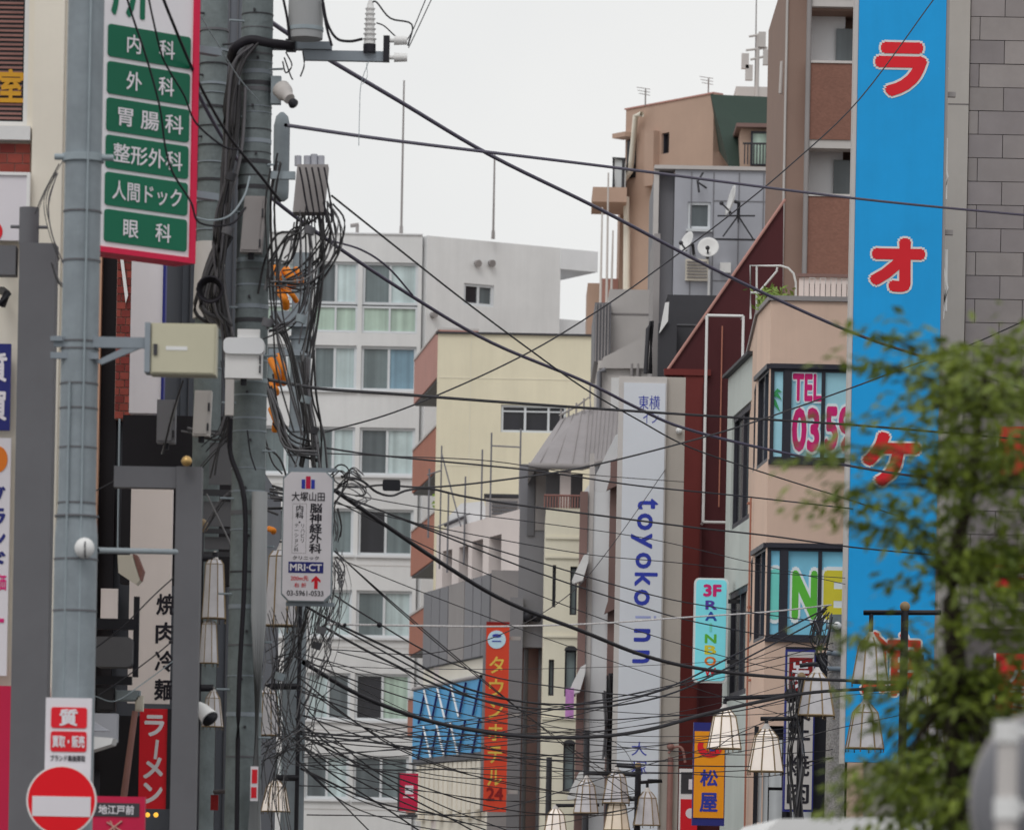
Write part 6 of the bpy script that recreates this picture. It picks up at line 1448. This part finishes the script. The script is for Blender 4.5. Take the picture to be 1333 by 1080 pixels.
# ================================================================== near things: van, mirror, tree
VX0, VX1 = P(957, 1075, 27).x, P(1132, 1075, 27).x
zv = P(1040, 1061, 27).z
v = thing('parked_van', 'white van roof edge along the bottom right', 'van', ((VX0 + VX1) / 2, 29, 0))
q = MB(); W = front(27.0)
w2 = (VX1 - VX0) / 2; cxm = (VX0 + VX1) / 2
VX0, VX1 = cxm - .84, cxm + .84
VX0 = P(957, 1075, 27).x; VX1 = VX0 + 1.66; cxm = (VX0 + VX1) / 2
sec = [(VX0 + .02, .35), (VX0, .9), (VX0 + .06, 1.25), (VX0 + .17, zv - .1), (VX0 + .26, zv - .02), (cxm, zv), (VX1 - .26, zv - .02), (VX1 - .17, zv - .1), (VX1 - .06, 1.25), (VX1, .9), (VX1 - .02, .35)]
W0 = Wall((0, 27.0), (1, 27.0)); q.poly(W0, sec, -4.2, 0)
mk('body', q, 'white_metal', v)
mk('rear_window', MB().wbox(W0, (VX0 + .25, VX1 - .25, 1.2, zv - .18), .002, .02), 'pane_black', v)
for sx in (VX0 + .12, VX1 - .12):
    mk('tail_lamp', MB().wbox(W0, (sx - .06, sx + .06, .8, 1.15), .002, .04), 'sign_red', v)
    for yy in (27.8, 30.3): mk('wheel', MB().cyl((sx - .1, yy, .31), (sx + .1, yy, .31), .31, n=20), 'black_rubber', v)
mk('bumper', MB().wbox(W0, (VX0 + .02, VX1 - .02, .35, .55), .003, .12), 'grey_mid', v)
# convex mirror seen from behind
MY = 13.2
cm_ = P(1346, 1042, MY); m = thing('traffic_mirror', 'back of a round grey traffic mirror at the lower right edge', 'mirror', (cm_.x, MY, 0))
ax = Vector((-.75, -.66, 0)).normalized()
R_ = M_(108, MY)
mk('shell', MB().lathe(cm_, [(R_, -.04), (R_ * 1.01, 0), (R_ * .97, .012), (R_ * .75, .033), (R_ * .4, .05), (.01, .055)], 32, ax), 'grey_side', m)
mk('rim', MB().lathe(cm_, [(R_ * .98, -.03), (R_ * 1.05, -.027), (R_ * 1.06, .003), (R_ * .98, .007)], 32, ax), 'grey_mid', m)
pm = P(1312, 950, MY - .25)
mk('post', MB().cyl((pm.x, MY - .25, 0), (pm.x, MY - .25, pm.z), .03, n=18), 'grey_pale', m)
for y in (952, 1052): a = P(1311, y, MY - .25); mk('clamp', MB().cyl(a - Vector((0, 0, .03)), a + Vector((0, 0, .03)), .038, n=18).cyl(a, a + Vector((.1, .2, 0)), .015), 'white_metal', m)
one('led_light', MB().ball(P(1298, 931, 79.4), .045), ('led_violet', (90, 60, 255), .3, .02, 2, 0, 0, 4.0), 'tiny violet light left of the red sign', 'light')
# tree
TY = 19.0
rg = random.Random(42)
base = P(1252, 1200, TY)
tree = thing('street_tree', 'leafy green street tree in soft focus at the right', 'tree', (base.x, TY, 0))
mat('bark', (58, 50, 44), 0.9, 0.2, 8.0, k=1.0)
def leafmat(name, c1, c2):
    m = bpy.data.materials.new(name); m.use_nodes = True
    N, L = m.node_tree.nodes, m.node_tree.links; b = N['Principled BSDF']
    tc = N.new('ShaderNodeTexCoord'); nn = N.new('ShaderNodeTexNoise'); nn.inputs['Scale'].default_value = 9; nn.inputs['Detail'].default_value = 3
    L.new(tc.outputs['Object'], nn.inputs['Vector'])
    r = N.new('ShaderNodeValToRGB'); r.color_ramp.elements[0].position = .3; r.color_ramp.elements[1].position = .7
    r.color_ramp.elements[0].color = (*c1, 1); r.color_ramp.elements[1].color = (*c2, 1)
    L.new(nn.outputs['Fac'], r.inputs['Fac']); L.new(r.outputs['Color'], b.inputs['Base Color'])
    b.inputs['Roughness'].default_value = .5
    tr = N.new('ShaderNodeBsdfTranslucent'); L.new(r.outputs['Color'], tr.inputs['Color'])
    ms = N.new('ShaderNodeMixShader'); ms.inputs['Fac'].default_value = .35
    L.new(b.outputs['BSDF'], ms.inputs[1]); L.new(tr.outputs['BSDF'], ms.inputs[2]); L.new(ms.outputs['Shader'], N['Material Output'].inputs['Surface'])
    MATS[name] = m
leafmat('leaf', (.065, .105, .016), (.29, .36, .05))
tz = P(1245, 520, TY).z
q = MB().tube(smooth_pts([Vector((base.x, TY, 0)), Vector((base.x - .01, TY, 1.5)), P(1246, 900, TY), P(1238, 760, TY), P(1262, 640, TY), P(1275, 540, TY)], 6), .07, 10, r1=.014)
mk('trunk', q, 'bark', tree)
tips = [(1140, 432), (1180, 446), (1120, 468), (1150, 478), (1190, 490), (1215, 440), (1250, 470), (1290, 455), (1320, 440), (1130, 545), (1085, 590), (1062, 602), (1110, 580), (1075, 655), (1100, 645), (1130, 632), (1120, 680), (1150, 700), (1170, 665), (1185, 700), (1200, 690), (1180, 760), (1140, 835), (1115, 835), (1165, 830), (1130, 900), (1160, 880), (1120, 1005), (1150, 1030), (1110, 1045), (1180, 1000), (1140, 1060), (1200, 1060), (1170, 940), (1190, 860), (1170, 1075), (1225, 470), (1235, 500)]
NT = len(tips)
for k in range(330):
    y = rg.uniform(455, 1110); lo = 1190 + 22 * math.sin(y / 55.0) - (40 if y > 980 else 0)
    if 715 < y < 800: lo += 40
    if 540 < y < 650: lo = 1215
    tips.append((rg.uniform(lo, 1440), y))
crown = MB(); limbs = MB()
spine = [P(1246, 900, TY), P(1238, 760, TY), P(1262, 640, TY), P(1275, 540, TY)]
for i, (px, py) in enumerate(tips):
    y = TY + (rg.uniform(-.7, .7) if i >= NT else rg.uniform(-.3, .4))
    c = P(px, py, y)
    root = min(spine, key=lambda s: (s - c).length + (0.4 if s.z > c.z + .08 else 0))
    mid = root.lerp(c, .55) + Vector((0, 0, .05))
    if i < NT or i % 4 == 0: limbs.tube(smooth_pts([root, mid, c], 3), .008, 5, r1=.003)
    n = rg.randint(22, 34) if i >= NT else rg.randint(32, 46)
    dirv = (c - root); dirv.z *= .3
    dirv = dirv.normalized() if dirv.length > .01 else Vector((1, 0, 0))
    side = Vector((-dirv.y, dirv.x, 0))
    side = side.normalized() if side.length > .01 else Vector((1, 0, 0))
    spread = .10 if i >= NT else .07
    for j in range(n):
        a = c + dirv * rg.gauss(-.02, spread * (1 if i >= NT else 1.5)) + side * rg.gauss(0, spread) + Vector((0, 0, rg.gauss(0, .02)))
        d1 = (dirv * rg.uniform(.1, 1) + side * rg.uniform(-1, 1) + Vector((0, 0, rg.uniform(-.7, .2)))).normalized()
        L_ = rg.uniform(.048, .085)
        w_ = d1.cross(Vector((rg.uniform(-.7, .7), rg.uniform(-.7, .7), 1))).normalized() * L_ * .22
        crown.add([a, a + d1 * L_ * .5 + w_, a + d1 * L_ - Vector((0, 0, .006)), a + d1 * L_ * .5 - w_], [(0, 1, 2, 3)])
mk('limbs', limbs, 'bark', tree)
mk('crown', crown, 'leaf', tree, kind='stuff')
